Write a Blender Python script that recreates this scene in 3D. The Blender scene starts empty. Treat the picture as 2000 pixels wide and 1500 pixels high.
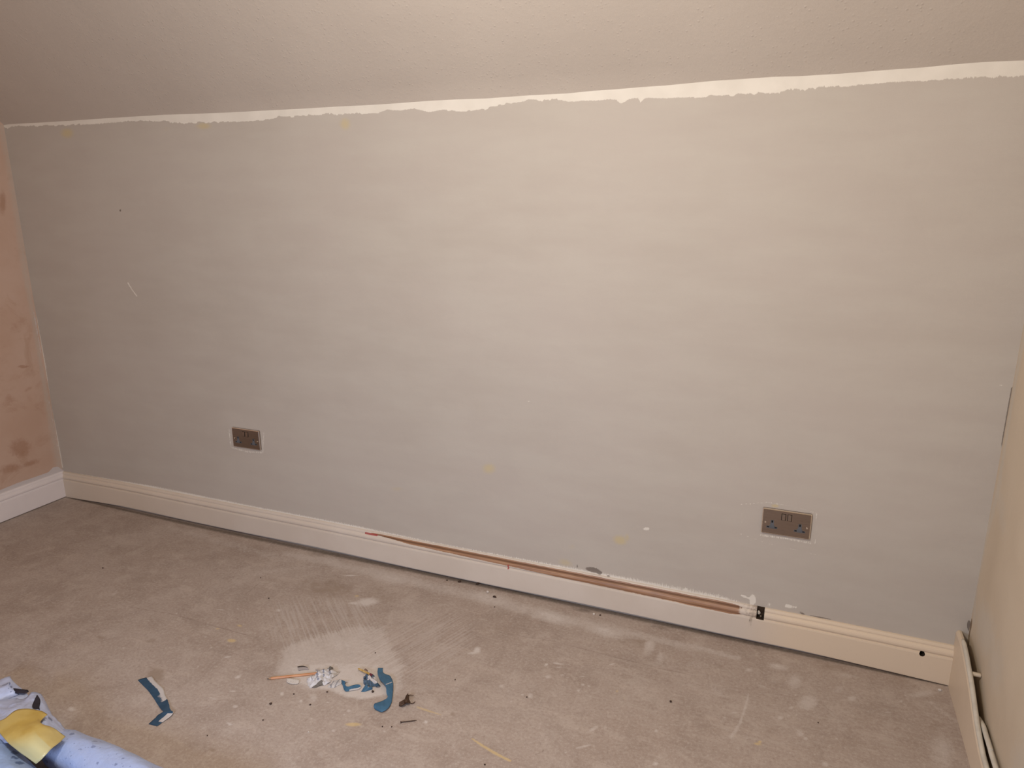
import bpy, bmesh, math, random
import numpy as np
from mathutils import Vector, Matrix, noise
random.seed(7)
rng = np.random.default_rng(5)
SC = bpy.context.scene
COL = SC.collection
PI = math.pi

# ------------------------------------------------------------------ camera, light, exposure
CX, CY, CZ = 3.3385, -2.2609, 1.4424
YAW, PITCH, ROLL, FPX = -0.3873, 0.2543, -0.0030, 1403.3
ROOM_W = 3.8854          # back wall runs x = 0 .. ROOM_W at y = 0, room is y < 0
KNEE = 1.7577            # height where the back wall meets the sloping ceiling
SLOPE = math.radians(45)

def cam_axes():
    cy, sy = math.cos(YAW), math.sin(YAW)
    f0 = Vector((sy, cy, 0)); r0 = Vector((cy, -sy, 0)); u0 = Vector((0, 0, 1))
    f = math.cos(PITCH)*f0 - math.sin(PITCH)*u0
    u = math.cos(PITCH)*u0 + math.sin(PITCH)*f0
    r = math.cos(ROLL)*r0 + math.sin(ROLL)*u
    u2 = -math.sin(ROLL)*r0 + math.cos(ROLL)*u
    return r, u2, f
RR, UU, FF = cam_axes()
cam_data = bpy.data.cameras.new('camera')
cam_data.sensor_width = 36.0
cam_data.sensor_fit = 'HORIZONTAL'
cam_data.lens = FPX/2000*36
cam_data.clip_start = 0.02
cam = bpy.data.objects.new('camera', cam_data); COL.objects.link(cam)
m = Matrix.Identity(4)
for i in range(3):
    m[i][0] = RR[i]; m[i][1] = UU[i]; m[i][2] = -FF[i]
m[0][3], m[1][3], m[2][3] = CX, CY, CZ
cam.matrix_world = m
SC.camera = cam

world = bpy.data.worlds.new('world'); SC.world = world; world.use_nodes = True
world.node_tree.nodes['Background'].inputs[0].default_value = (0.9, 0.85, 0.8, 1)
world.node_tree.nodes['Background'].inputs[1].default_value = 0.004

def add_light(name, typ, loc, energy, color, size=0.1, target=None):
    l = bpy.data.lights.new(name, typ); l.energy = energy; l.color = color
    if typ == 'POINT': l.shadow_soft_size = size
    else:
        l.shape = 'RECTANGLE'; l.size = size; l.size_y = size*0.8
    o = bpy.data.objects.new(name, l); COL.objects.link(o); o.location = loc
    if target is not None:
        d = Vector(target) - Vector(loc)
        o.rotation_euler = d.to_track_quat('-Z', 'Y').to_euler()
    return o
add_light('ceiling_bulb', 'POINT', (2.6, -1.62, 1.85), 63, (1.0, 0.915, 0.80), 0.075)
add_light('cool_fill', 'AREA', (2.45, -2.45, 0.75), 14, (0.60, 0.74, 1.0), 0.35, (2.0, 0, 0.0))   # added cool fill light with no known source, behind the camera
SC.view_settings.view_transform = 'Standard'
SC.view_settings.look = 'None'
SC.view_settings.gamma = 1.0
SC.view_settings.use_curve_mapping = False
SC.view_settings.exposure = 0.0

# ------------------------------------------------------------------ photo pixel -> point of the place
def ray(px, py): return FF*FPX + RR*(px-1000) - UU*(py-750)
def on_floor(px, py, z=0.0):
    d = ray(px, py); t = (z-CZ)/d.z
    return Vector((CX+d.x*t, CY+d.y*t, z))
def on_back(px, py, y=0.0):
    d = ray(px, py); t = (y-CY)/d.y
    return Vector((CX+d.x*t, y, CZ+d.z*t))
def on_side(px, py, x=0.0):
    d = ray(px, py); t = (x-CX)/d.x
    return Vector((x, CY+d.y*t, CZ+d.z*t))

# ------------------------------------------------------------------ object helpers
def tag(o, label=None, cat=None, group=None, kind=None):
    if label: o['label'] = label
    if cat: o['category'] = cat
    if group: o['group'] = group
    if kind: o['kind'] = kind
    return o
def empty(name, loc, label, cat, group=None, rot=(0, 0, 0)):
    o = bpy.data.objects.new(name, None); COL.objects.link(o)
    o.empty_display_size = 0.02; o.location = loc; o.rotation_euler = rot
    return tag(o, label, cat, group)
def link_mesh(name, me, mats, parent=None, smooth=False, loc=None):
    if not isinstance(mats, (list, tuple)): mats = [mats]
    for mt in mats: me.materials.append(mt)
    if smooth:
        me.polygons.foreach_set('use_smooth', [True]*len(me.polygons))
    o = bpy.data.objects.new(name, me); COL.objects.link(o)
    if parent: o.parent = parent
    if loc: o.location = loc
    return o
def from_bm(name, bm, mats, parent=None, smooth=False, loc=None):
    bmesh.ops.recalc_face_normals(bm, faces=bm.faces)
    me = bpy.data.meshes.new(name); bm.to_mesh(me); bm.free()
    return link_mesh(name, me, mats, parent, smooth, loc)
def grid_mesh(name, P, mats, attrs=None, parent=None, smooth=True, closed_u=False):
    """P: (n, m, 3) array of points."""
    n, mm = P.shape[:2]
    me = bpy.data.meshes.new(name)
    idx = np.arange(n*mm).reshape(n, mm)
    if closed_u:
        a = idx; b = np.roll(idx, -1, axis=0)
        q = np.stack([a[:, :-1], b[:, :-1], b[:, 1:], a[:, 1:]], -1).reshape(-1, 4)
    else:
        q = np.stack([idx[:-1, :-1], idx[1:, :-1], idx[1:, 1:], idx[:-1, 1:]], -1).reshape(-1, 4)
    me.vertices.add(n*mm); me.vertices.foreach_set('co', P.reshape(-1).astype(np.float32))
    me.loops.add(q.size); me.loops.foreach_set('vertex_index', q.reshape(-1).astype(np.int32))
    me.polygons.add(len(q)); me.polygons.foreach_set('loop_start', np.arange(0, q.size, 4, dtype=np.int32))
    me.polygons.foreach_set('loop_total', np.full(len(q), 4, dtype=np.int32))
    me.update(calc_edges=True); me.validate()
    if attrs:
        for k, v in attrs.items():
            at = me.attributes.new(k, 'FLOAT_COLOR', 'POINT')
            c = np.ones((n*mm, 4), np.float32); c[:, :3] = v.reshape(-1, 3)
            at.data.foreach_set('color', c.reshape(-1))
    return link_mesh(name, me, mats, parent, smooth)
def bevel_box(bm, x0, x1, y0, y1, z0, z1, bev=0.0, seg=2):
    r = bmesh.ops.create_cube(bm, size=1)
    vs = r['verts']
    for v in vs:
        v.co = Vector(((x0+x1)/2+v.co.x*(x1-x0), (y0+y1)/2+v.co.y*(y1-y0), (z0+z1)/2+v.co.z*(z1-z0)))
    if bev > 0:
        es = list({e for v in vs for e in v.link_edges})
        bmesh.ops.bevel(bm, geom=es, offset=bev, segments=seg, affect='EDGES', profile=0.5)
def tube_mesh(name, pts, rad, mats, parent=None, seg=12, caps=True):
    pts = [Vector(p) for p in pts]
    rads = rad if isinstance(rad, (list, tuple)) else [rad]*len(pts)
    bm = bmesh.new(); rings = []
    up = Vector((0, 0, 1))
    for i, p in enumerate(pts):
        d = (pts[min(i+1, len(pts)-1)] - pts[max(i-1, 0)]).normalized()
        s = d.cross(up)
        if s.length < 1e-3: s = Vector((1, 0, 0))
        s.normalize(); u = s.cross(d).normalized()
        rings.append([bm.verts.new(p + (s*math.cos(a)+u*math.sin(a))*rads[i])
                      for a in [2*PI*k/seg for k in range(seg)]])
    for a, b in zip(rings[:-1], rings[1:]):
        for k in range(seg):
            bm.faces.new((a[k], a[(k+1) % seg], b[(k+1) % seg], b[k]))
    if caps:
        bm.faces.new(rings[0]); bm.faces.new(rings[-1])
    return from_bm(name, bm, mats, parent, True)
def catmull(pts, n):
    pts = [np.array(p, float) for p in pts]
    P = [2*pts[0]-pts[1]] + pts + [2*pts[-1]-pts[-2]]
    out = []
    for i in range(1, len(P)-2):
        for k in range(n):
            t = k/n
            a, b, c, d = P[i-1], P[i], P[i+1], P[i+2]
            out.append(0.5*((2*b)+(-a+c)*t+(2*a-5*b+4*c-d)*t*t+(-a+3*b-3*c+d)*t**3))
    out.append(P[-2]); return out
def vnoise(X, Y, s, seed=0):
    """smooth value noise in numpy, 0..1, cell size s."""
    r = np.random.default_rng(seed); T = r.random((64, 64))
    x = X/s; y = Y/s
    xi = np.floor(x).astype(int); yi = np.floor(y).astype(int)
    fx = x-xi; fy = y-yi; fx = fx*fx*(3-2*fx); fy = fy*fy*(3-2*fy)
    g = lambda a, b: T[a % 64, b % 64]
    return (g(xi, yi)*(1-fx)+g(xi+1, yi)*fx)*(1-fy) + (g(xi, yi+1)*(1-fx)+g(xi+1, yi+1)*fx)*fy
def fbm(X, Y, s, seed=0, o=4):
    v = 0; a = 0.5; tot = 0
    for k in range(o):
        v = v + a*vnoise(X, Y, s/2**k, seed+k); tot += a; a *= 0.55
    return v/tot

# ------------------------------------------------------------------ material helpers
class Mat:
    def __init__(self, name, rough=0.6, spec=0.3, metal=0.0):
        self.m = bpy.data.materials.new(name); self.m.use_nodes = True
        self.t = self.m.node_tree; self.n = self.t.nodes
        self.b = self.n['Principled BSDF']
        self.b.inputs['Roughness'].default_value = rough
        self.b.inputs['Specular IOR Level'].default_value = spec
        self.b.inputs['Metallic'].default_value = metal
        g = self.n.new('ShaderNodeNewGeometry'); self.pos = g.outputs['Position']
        self.tc = self.n.new('ShaderNodeTexCoord').outputs['Object']
    def link(self, a, b): self.t.links.new(a, b)
    def set(self, sock, v):
        if isinstance(v, bpy.types.NodeSocket): self.link(v, sock)
        elif v is not None:
            if isinstance(v, tuple) and len(v) == 3 and sock.type == 'RGBA': v = v+(1,)
            sock.default_value = v
    def mapping(self, scale=(1, 1, 1), rot=(0, 0, 0), vec=None):
        n = self.n.new('ShaderNodeMapping'); self.set(n.inputs[0], vec or self.pos)
        n.inputs['Scale'].default_value = scale; n.inputs['Rotation'].default_value = rot
        return n.outputs[0]
    def noise(self, scale, detail=4, rough=0.55, vec=None, dist=0.0):
        n = self.n.new('ShaderNodeTexNoise'); self.set(n.inputs['Vector'], vec or self.pos)
        n.inputs['Scale'].default_value = scale; n.inputs['Detail'].default_value = detail
        n.inputs['Roughness'].default_value = rough; n.inputs['Distortion'].default_value = dist
        return n.outputs['Fac']
    def voronoi(self, scale, vec=None, rnd=1.0, out='Distance'):
        n = self.n.new('ShaderNodeTexVoronoi'); self.set(n.inputs['Vector'], vec or self.pos)
        n.inputs['Scale'].default_value = scale; n.inputs['Randomness'].default_value = rnd
        return n.outputs[out]
    def ramp(self, fac, a, b, lo=0.0, hi=1.0):
        n = self.n.new('ShaderNodeMapRange'); n.interpolation_type = 'SMOOTHSTEP'
        self.set(n.inputs[0], fac)
        n.inputs[1].default_value = a; n.inputs[2].default_value = b
        n.inputs[3].default_value = lo; n.inputs[4].default_value = hi
        return n.outputs[0]
    def math(self, op, a, b=None):
        n = self.n.new('ShaderNodeMath'); n.operation = op
        self.set(n.inputs[0], a)
        if b is not None: self.set(n.inputs[1], b)
        return n.outputs[0]
    def mix(self, fac, a, b, mode='MIX'):
        n = self.n.new('ShaderNodeMix'); n.data_type = 'RGBA'; n.blend_type = mode
        self.set(n.inputs[0], fac); self.set(n.inputs[6], a); self.set(n.inputs[7], b)
        return n.outputs[2]
    def attr(self, name):
        n = self.n.new('ShaderNodeAttribute'); n.attribute_name = name
        s = self.n.new('ShaderNodeSeparateColor'); self.link(n.outputs['Color'], s.inputs[0])
        return s.outputs
    def sep(self, v=None):
        s = self.n.new('ShaderNodeSeparateXYZ'); self.link(v or self.pos, s.inputs[0]); return s.outputs
    def bump(self, h, strength=0.3, dist=0.002, prev=None):
        n = self.n.new('ShaderNodeBump'); self.set(n.inputs['Height'], h)
        n.inputs['Strength'].default_value = strength; n.inputs['Distance'].default_value = dist
        if prev is not None: self.link(prev, n.inputs['Normal'])
        self.link(n.outputs[0], self.b.inputs['Normal']); return n.outputs[0]
    def color(self, c): self.set(self.b.inputs['Base Color'], c)
def plain(name, c, rough=0.6, metal=0.0, var=0.12, scale=60, spec=0.3, bump=0.0):
    M = Mat(name, rough, spec, metal)
    f = M.noise(scale, 3, vec=M.tc)
    M.color(M.mix(M.ramp(f, .3, .7), tuple(x*(1-var) for x in c), tuple(min(1, x*(1+var)) for x in c)))
    if bump: M.bump(f, bump, 0.0008)
    return M.m

# ------------------------------------------------------------------ paint masks on a grid of the surface
class Masks:
    """scalar fields over a surface grid (u, v in metres); conv turns a photo pixel into (u, v)."""
    def __init__(self, U, V, conv):
        self.U, self.V, self.conv = U, V, conv
        self.f = {}
    def field(self, k):
        if k not in self.f: self.f[k] = np.zeros_like(self.U)
        return self.f[k]
    def _apply(self, k, val, sl):
        F = self.field(k); F[sl] = np.maximum(F[sl], val)
    def _slice(self, u0, u1, v0, v1):
        u = self.U[:, 0]; v = self.V[0, :]
        i0, i1 = np.searchsorted(u, [u0, u1]); j0, j1 = np.searchsorted(v, [v0, v1])
        return (slice(max(i0-1, 0), i1+1), slice(max(j0-1, 0), j1+1))
    def jac(self, px, py):
        a = np.array(self.conv(px, py)); e = 2.0
        J = np.stack([(np.array(self.conv(px+e, py))-a)/e, (np.array(self.conv(px, py+e))-a)/e], 1)
        return a, J
    def ell(self, k, px, py, rx, ry, ang=0, amp=1.0):
        c, J = self.jac(px, py); Ji = np.linalg.inv(J)
        ext = 2.6*max(rx, ry)*np.abs(J).sum(1).max()
        sl = self._slice(c[0]-ext, c[0]+ext, c[1]-ext, c[1]+ext)
        du = self.U[sl]-c[0]; dv = self.V[sl]-c[1]
        x = Ji[0, 0]*du+Ji[0, 1]*dv; y = Ji[1, 0]*du+Ji[1, 1]*dv
        a = math.radians(ang); xr = x*math.cos(a)+y*math.sin(a); yr = -x*math.sin(a)+y*math.cos(a)
        d2 = (xr/rx)**2+(yr/ry)**2
        self._apply(k, amp*np.exp(-d2*0.693), sl)
    def stroke(self, k, pts, r, amp=1.0):
        """pts photo pixels, r photo pixels (number or list)."""
        W = [np.array(self.conv(*p)) for p in pts]
        rs = r if isinstance(r, (list, tuple)) else [r]*len(pts)
        S = []
        for p in pts:
            _, J = self.jac(*p); S.append(math.sqrt(abs(np.linalg.det(J))))
        for i in range(len(W)-1):
            a, b = W[i], W[i+1]; ra, rb = rs[i]*S[i], rs[i+1]*S[i+1]; R = max(ra, rb)*2.6
            sl = self._slice(min(a[0], b[0])-R, max(a[0], b[0])+R, min(a[1], b[1])-R, max(a[1], b[1])+R)
            U = self.U[sl]; V = self.V[sl]; ab = b-a; L = max((ab**2).sum(), 1e-9)
            t = np.clip(((U-a[0])*ab[0]+(V-a[1])*ab[1])/L, 0, 1)
            d = np.hypot(U-a[0]-t*ab[0], V-a[1]-t*ab[1]); rr = ra+(rb-ra)*t
            self._apply(k, amp*np.exp(-(d/rr)**2*0.693), sl)
    def poly(self, k, pts, soft, amp=1.0):
        """filled polygon of photo pixels; soft = metres over which the edge fades."""
        W = np.array([self.conv(*p) for p in pts]); R = soft*2
        sl = self._slice(W[:, 0].min()-R, W[:, 0].max()+R, W[:, 1].min()-R, W[:, 1].max()+R)
        U = self.U[sl]; V = self.V[sl]; ins = np.zeros(U.shape, bool); D = np.full(U.shape, 1e9)
        for i in range(len(W)):
            a = W[i]; b = W[(i+1) % len(W)]; ab = b-a
            t = np.clip(((U-a[0])*ab[0]+(V-a[1])*ab[1])/max((ab**2).sum(), 1e-9), 0, 1)
            D = np.minimum(D, np.hypot(U-a[0]-t*ab[0], V-a[1]-t*ab[1]))
            c = ((a[1] > V) != (b[1] > V)) & (U < (b[0]-a[0])*(V-a[1])/(b[1]-a[1]+1e-12)+a[0])
            ins ^= c
        s = np.where(ins, D, -D)
        self._apply(k, amp*np.clip(0.5+s/(2*soft), 0, 1), sl)
    def rgb(self, a, b, c):
        z = np.zeros_like(self.U)
        return np.stack([self.f.get(x, z) for x in (a, b, c)], -1)

# ------------------------------------------------------------------ BACK WALL
# irregular line where the sloping ceiling meets the wall, and the ragged lower edge of the bare white strip
TOPLINE = [(0, 246), (14, 243), (35, 241.7), (87, 239), (140, 235.7), (192, 232), (262, 227.7), (325, 224), (360, 223),
           (441, 220), (507, 216.5), (595, 212), (652, 208.5), (705, 206), (757, 203), (838, 197), (880, 194.7), (950, 192.3),
           (1037, 186), (1107, 182.5), (1160, 177.2), (1202, 174.5), (1251, 170.2), (1300, 167), (1392, 158), (1440, 155),
           (1512, 150), (1560, 148.8), (1640, 144), (1700, 139.2), (1740, 136), (1800, 132), (1860, 126), (1920, 121.2), (2000, 118), (2080, 114)]
LOWLINE = [(0, 247), (14, 250), (35, 246), (60, 247), (87, 246), (140, 244), (192, 242), (262, 236), (325, 237.5), (345, 240),
           (360, 244), (378, 240), (441, 238), (507, 235), (542, 229), (595, 226), (652, 223), (670, 224), (687, 223.8),
           (738, 221), (757, 214), (780, 216), (810, 212), (838, 219), (866, 214), (915, 217.5), (950, 212), (978, 205),
           (1037, 196), (1097, 195.8), (1107, 199), (1160, 196.5), (1202, 193.7), (1208, 200), (1214, 202.8), (1230, 193), (1246, 192),
           (1251, 200), (1258, 193), (1262, 191), (1300, 192), (1392, 188), (1440, 184.8), (1512, 182), (1560, 175), (1640, 171),
           (1700, 164), (1740, 160.8), (1800, 158), (1860, 152.8), (1920, 150), (1960, 149), (2000, 147), (2080, 144)]
def line_z(L):
    P = [on_back(*p) for p in L]
    return np.array([p.x for p in P]), np.array([p.z for p in P])
tx, tz = line_z(TOPLINE); lx, lz = line_z(LOWLINE)
tz = tz + 0.0

nx, nz = 780, 370
u = np.linspace(0, ROOM_W, nx); v = np.linspace(0, 1.80, nz)
U, V = np.meshgrid(u, v, indexing='ij')
bw = Masks(U, V, lambda px, py: (lambda q: (q.x, q.z))(on_back(px, py)))
zl = np.interp(U, lx, lz); zt = np.interp(U, tx, tz)
jit = (fbm(U, V*0.25, 0.012, 3, 3)-0.5)*0.010*(0.25+1.1*(fbm(U, V*0, 0.35, 9, 2) > 0.47))
soft = 0.007 + 0.014*np.clip(fbm(U, U*0, 0.3, 21, 2)-0.45, 0, 1)*2
strip = np.clip(0.5+(V+jit-zl)/soft, 0, 1)
bw.f['white'] = strip
for a in [(1263, 1033, 6, 3, 0, 1), (1339, 1153, 3.5, 4.5, 0, 1.1), (1470, 1172, 6, 10, 0, 1.1), (1540, 1184, 9, 4, 10, .9),
          (1553, 1186, 4, 2, 0, .8), (1503, 1181, 8, 6, 0, .55), (1033, 784, 3, 2, 0, .7), (1955, 752, 7, 2.5, 15, .6),
          (1948, 938, 3, 4, 0, .8), (1185, 717, 2, 4, 0, .5), (1540, 1186, 25, 5, 12, .45)]: bw.ell('white', *a)
for k, pts, r, a in [('white', [(250, 553), (258, 566), (267, 578)], 1.8, .75),
                     ('white', [(1448, 1163), (1462, 1168), (1470, 1168)], 2.2, .9),
                     ('white', [(1451, 1000), (1447, 1042), (1446, 1065)], 2, .53),
                     ('white', [(1485, 1045), (1540, 1053), (1585, 1061)], 2.5, .66),
                     ('white', [(1447, 1043), (1500, 1062), (1600, 1085)], 1.6, .53),
                     ('white', [(1448, 985), (1500, 981), (1560, 992), (1596, 1003), (1592, 1060)], 2.2, .53),
                     ('white', [(447, 838), (452, 874), (480, 882), (513, 884), (515, 845)], 3.2, .54),
                     ('white', [(868, 690), (930, 700), (990, 712)], 2, .38), ('white', [(900, 655), (1000, 672)], 2, .35),
                     ('white', [(62, 575), (84, 700), (98, 790), (112, 860), (122, 912)], [1.5, 5, 3, 3, 2], .8)]:
    bw.stroke(k, pts, r, a)
# thin line of old paint left along the top of the skirting board
bw.stroke('white', [(126, 923), (300, 957), (500, 997), (700, 1038), (850, 1068), (1000, 1098), (1200, 1139), (1400, 1183), (1480, 1200), (1600, 1224), (1700, 1246), (1870, 1284)], [2, 7, 7, 10, 8, 10, 16, 22, 14, 14, 14, 14], 1.0)
for a in [(131, 260, 13, 10, 0, .9), (398, 246, 15, 7, 0, .85), (674, 242, 11, 13, 0, .8), (1211, 1055, 14, 9, 15, .95), (1104, 1099, 15, 8, 15, .7),
          (955, 915, 14, 11, 0, .8), (1117, 1068, 10, 8, 0, .45), (1514, 988, 8, 3, 5, 1), (775, 955, 16, 6, 0, .5), (325, 252, 14, 8, 0, .4),
          (600, 395, 20, 60, 0, .3), (935, 800, 16, 40, 0, .32), (1225, 1050, 5, 9, 0, .7)]: bw.ell('yellow', *a)
for a in [(1158, 1113, 15, 5, 12, .95), (1170, 1118, 7, 4, 20, .9), (1188, 1125, 4, 1.5, 0, .9), (1128, 1106, 1.5, 4, 0, .9), (235, 411, 2, 2, 0, 1), (1893, 1222, 3, 9, 0, 1.5),
          (1870, 1266, 4, 3, 0, 1.5), (1925, 1075, 3, 6, 0, .6), (630, 1013, 9, 2, 12, .35), (1480, 1180, 10, 4, 0, .4), (1567, 1198, 8, 2, 20, .8)]: bw.ell('dark', *a)
bw.stroke('dark', [(1977, 757), (1970, 795), (1962, 840), (1957, 880)], [1.0, 1.6, 1.2, .9], 1.2)
bw.stroke('dark', [(1928, 1045), (1924, 1070)], 1.2, 1.0)
bw.stroke('dark', [(1565, 1197), (1590, 1203), (1640, 1214), (1700, 1229)], [1.2, .8, .6, 1.0], .8)

M = Mat('grey_wall_paint', 0.62, 0.22)
big = M.noise(1.3, 3, vec=M.mapping((1, 1, 1.3)))
mid = M.noise(6, 5, 0.6, vec=M.mapping((0.5, 1, 2.0), (0, 0.12, 0)))
fine = M.noise(300, 3)
strk = M.noise(2.5, 5, 0.65, vec=M.mapping((4, 1, 0.7), (0, 0.25, 0)))
A = M.attr('marks')
c = M.mix(M.ramp(big, .3, .7), (.520, .478, .436), (.545, .500, .464))
c = M.mix(M.ramp(mid, .30, .75, 0, .65), c, (.580, .548, .503))
c = M.mix(M.ramp(strk, .48, .78, 0, .10), c, (.470, .440, .398))
c = M.mix(M.ramp(M.noise(900, 2), .35, .65, 0, .16), c, (.36, .33, .29))
edge = M.noise(160, 4, .7)
def thr(M, s, amt=0.35, lo=.46, hi=.56, n=None):
    return M.ramp(M.math('ADD', s, M.math('MULTIPLY', M.math('SUBTRACT', n or edge, .5), amt)), lo, hi)
bris = M.noise(1, 3, .6, vec=M.mapping((230, 1, 28)))
wht = thr(M, M.math('ADD', A[0], M.math('MULTIPLY', M.math('SUBTRACT', bris, .5), .75)), .45, .42, .64)
dk = thr(M, A[2], .6, .4, .6)
yl = M.ramp(M.math('ADD', A[1], M.math('MULTIPLY', M.math('SUBTRACT', edge, .5), .5)), .25, .9, 0, .8)
c = M.mix(yl, c, (.60, .51, .31))
wc = M.mix(M.ramp(M.noise(8, 3), .3, .7), (.76, .73, .675), (.83, .80, .745))
c = M.mix(wht, c, wc)
c = M.mix(M.math('MULTIPLY', dk, .8), c, (.16, .13, .11))
M.color(c)
pn = M.bump(M.noise(2.2, 2), .25, .03)
pn = M.bump(M.noise(34, 4, .6), .22, .003, pn)
M.bump(M.math('ADD', fine, M.math('MULTIPLY', wht, .8)), .16, .0012, pn)
MAT_WALL = M.m
P = np.stack([U, np.zeros_like(U), V], -1)
o = grid_mesh('wall_back', P, MAT_WALL, {'marks': bw.rgb('white', 'yellow', 'dark')})
tag(o, kind='structure')

# ------------------------------------------------------------------ CEILING (slope rising towards the room, then flat)
M = Mat('textured_ceiling_paint', 0.7, 0.2)
big = M.noise(1.6, 3)
c = M.mix(M.ramp(big, .3, .7), (.545, .490, .440), (.575, .520, .468))
c = M.mix(M.ramp(M.noise(700, 2), .35, .65, 0, .16), c, (.38, .33, .29))
M.color(c)
area = M.ramp(M.noise(1.4, 2), .36, .52)
v1 = M.voronoi(95); v2 = M.voronoi(140)
cell = M.voronoi(95, out='Color'); s = M.n.new('ShaderNodeSeparateColor'); M.link(cell, s.inputs[0])
sel = M.ramp(s.outputs[0], .60, .9)
nib = M.math('MULTIPLY', M.math('MULTIPLY', M.ramp(v1, .05, .42, 1, 0), sel), area)
pn = M.bump(nib, .6, .0013)
pn = M.bump(M.noise(95, 6, .7), .40, .0022, pn)
M.bump(M.noise(18, 3), .35, .004, pn)
MAT_CEIL = M.m
ns = 60
xs = np.linspace(-0.02, ROOM_W+0.02, 420)
S = np.concatenate([np.linspace(0, .25, 40), np.linspace(.27, 1.35, 30)])
X, SS = np.meshgrid(xs, S, indexing='ij')
z0 = np.interp(X, tx, tz)
blend = np.clip(1-SS/0.06, 0, 1)**2
mean = np.interp(X, [0, ROOM_W], [tz[1], np.interp(ROOM_W, tx, tz)])
zbase = mean + (z0-mean)*blend
Y = -SS*math.cos(SLOPE); Z = zbase + SS*math.sin(SLOPE) + (fbm(X, SS, .25, 4, 2)-.5)*.006*np.clip(SS/.1, 0, 1)
o = grid_mesh('ceiling', np.stack([X, Y, Z], -1)[::-1], MAT_CEIL)
tag(o, kind='structure')
zf = KNEE + 1.35*math.sin(SLOPE); yf = -1.35*math.cos(SLOPE)
bm = bmesh.new(); bevel_box(bm, -.02, ROOM_W+.02, -4.0, yf, zf-.03, zf+.05)
tag(from_bm('ceiling_flat', bm, MAT_CEIL), kind='structure')

# ------------------------------------------------------------------ LEFT WALL (bare pink plaster)
M = Mat('bare_pink_plaster', 0.75, 0.15)
A = M.attr('marks')
c = M.mix(M.ramp(M.noise(3.2, 4, .6), .3, .7), (.53, .365, .285), (.585, .43, .355))
c = M.mix(M.ramp(M.noise(7, 5, .65, dist=.6), .50, .66, 0, .55), c, (.46, .30, .22))
edge = M.noise(60, 5, .7)
c = M.mix(M.math('MULTIPLY', thr(M, A[2], .5, .35, .75, edge), .6), c, (.36, .20, .13))
c = M.mix(M.math('MULTIPLY', thr(M, A[1], .6, .15, .95, edge), .8), c, (.52, .46, .41))
c = M.mix(thr(M, A[0], .5, .42, .62, edge), c, (.60, .555, .56))
M.color(c); M.bump(M.noise(40, 4), .2, .003)
MAT_PINK = M.m
ya = np.concatenate([np.linspace(-4.0, -1.3, 20), np.linspace(-1.28, 0, 160)]); za = np.linspace(0, 2.9, 320)
YY, ZZ = np.meshgrid(ya, za, indexing='ij')
lw = Masks(YY, ZZ, lambda px, py: (lambda q: (q.y, q.z))(on_side(px, py, 0.0)))
lw.poly('lil', [(-60, 984), (0, 957), (40, 941), (70, 931), (95, 922), (103, 913), (113, 911), (122, 918), (130, 935), (130, 1000), (-60, 1060)], .006, 1)
lw.stroke('grey', [(5, 250), (22, 330), (35, 420), (48, 520), (60, 590), (78, 700), (92, 780), (106, 850), (120, 925)], [12, 11, 10, 9, 6, 5, 7, 9, 12], .66)
lw.stroke('lil', [(66, 610), (80, 690)], 3, .55); lw.stroke('lil', [(92, 770), (105, 830), (116, 890)], [3, 4, 4], .5)
for a in [(5, 395, 8, 28, 0, .8), (30, 640, 20, 22, 0, .5), (40, 875, 25, 22, 0, .8), (20, 915, 30, 12, -12, .7), (60, 905, 25, 8, -20, .7), (45, 716, 12, 3, 0, 1), (18, 780, 14, 16, 0, .6), (55, 760, 14, 5, -30, .6)]: lw.ell('dark', *a)
o = grid_mesh('wall_left', np.stack([np.zeros_like(YY), YY, ZZ], -1), MAT_PINK, {'marks': lw.rgb('lil', 'grey', 'dark')})
tag(o, kind='structure')

# ------------------------------------------------------------------ RIGHT WALL (cream paint)
M = Mat('cream_wall_paint', 0.65, 0.2)
A = M.attr('marks')
c = M.mix(M.ramp(M.noise(2.5, 3), .3, .7), (.60, .50, .385), (.64, .545, .43))
edge = M.noise(50, 4, .6)
c = M.mix(M.math('MULTIPLY', thr(M, A[0], .5, .25, .85, edge), .75), c, (.60, .545, .47))
c = M.mix(M.math('MULTIPLY', thr(M, A[2], .5, .4, .6), .85), c, (.16, .10, .06))
c = M.mix(M.ramp(M.noise(700, 2), .35, .65, 0, .12), c, (.42, .36, .28))
M.color(c)
pn = M.bump(M.noise(5, 3), .4, .012); M.bump(M.noise(60, 4), .2, .002, pn)
MAT_CREAM = M.m
rw = Masks(YY, ZZ, lambda px, py: (lambda q: (q.y, q.z))(on_side(px, py, ROOM_W)))
rw.stroke('grey', [(2010, 600), (1985, 740), (1962, 880), (1948, 960), (1925, 1050), (1908, 1140), (1902, 1210)], [8, 8, 7, 7, 6, 6, 6], .8)
for a in [(1925, 1230, 20, 60, -8, .9), (1945, 1300, 22, 60, 0, .7), (1995, 1490, 30, 60, 0, .7), (1955, 1000, 12, 60, -8, .6)]: rw.ell('grey', *a)
rw.stroke('dark', [(1898, 1212), (1896, 1222), (1893, 1238)], [1.5, 2.5, 1.0], 1.2)
rw.stroke('dark', [(1893, 1238), (1891, 1260)], 1.3, 1.2)
warp = (fbm(YY, ZZ, .3, 40, 3)-.5)*.012
o = grid_mesh('wall_right', np.stack([ROOM_W+warp*np.clip(-YY/.06, 0, 1), YY, ZZ], -1), MAT_CREAM, {'marks': rw.rgb('grey', 'grey2', 'dark')})
tag(o, kind='structure')
bm = bmesh.new(); bevel_box(bm, 0, ROOM_W, -4.05, -4.0, 0, 2.9)
tag(from_bm('wall_front', bm, MAT_CREAM), kind='structure')

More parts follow.
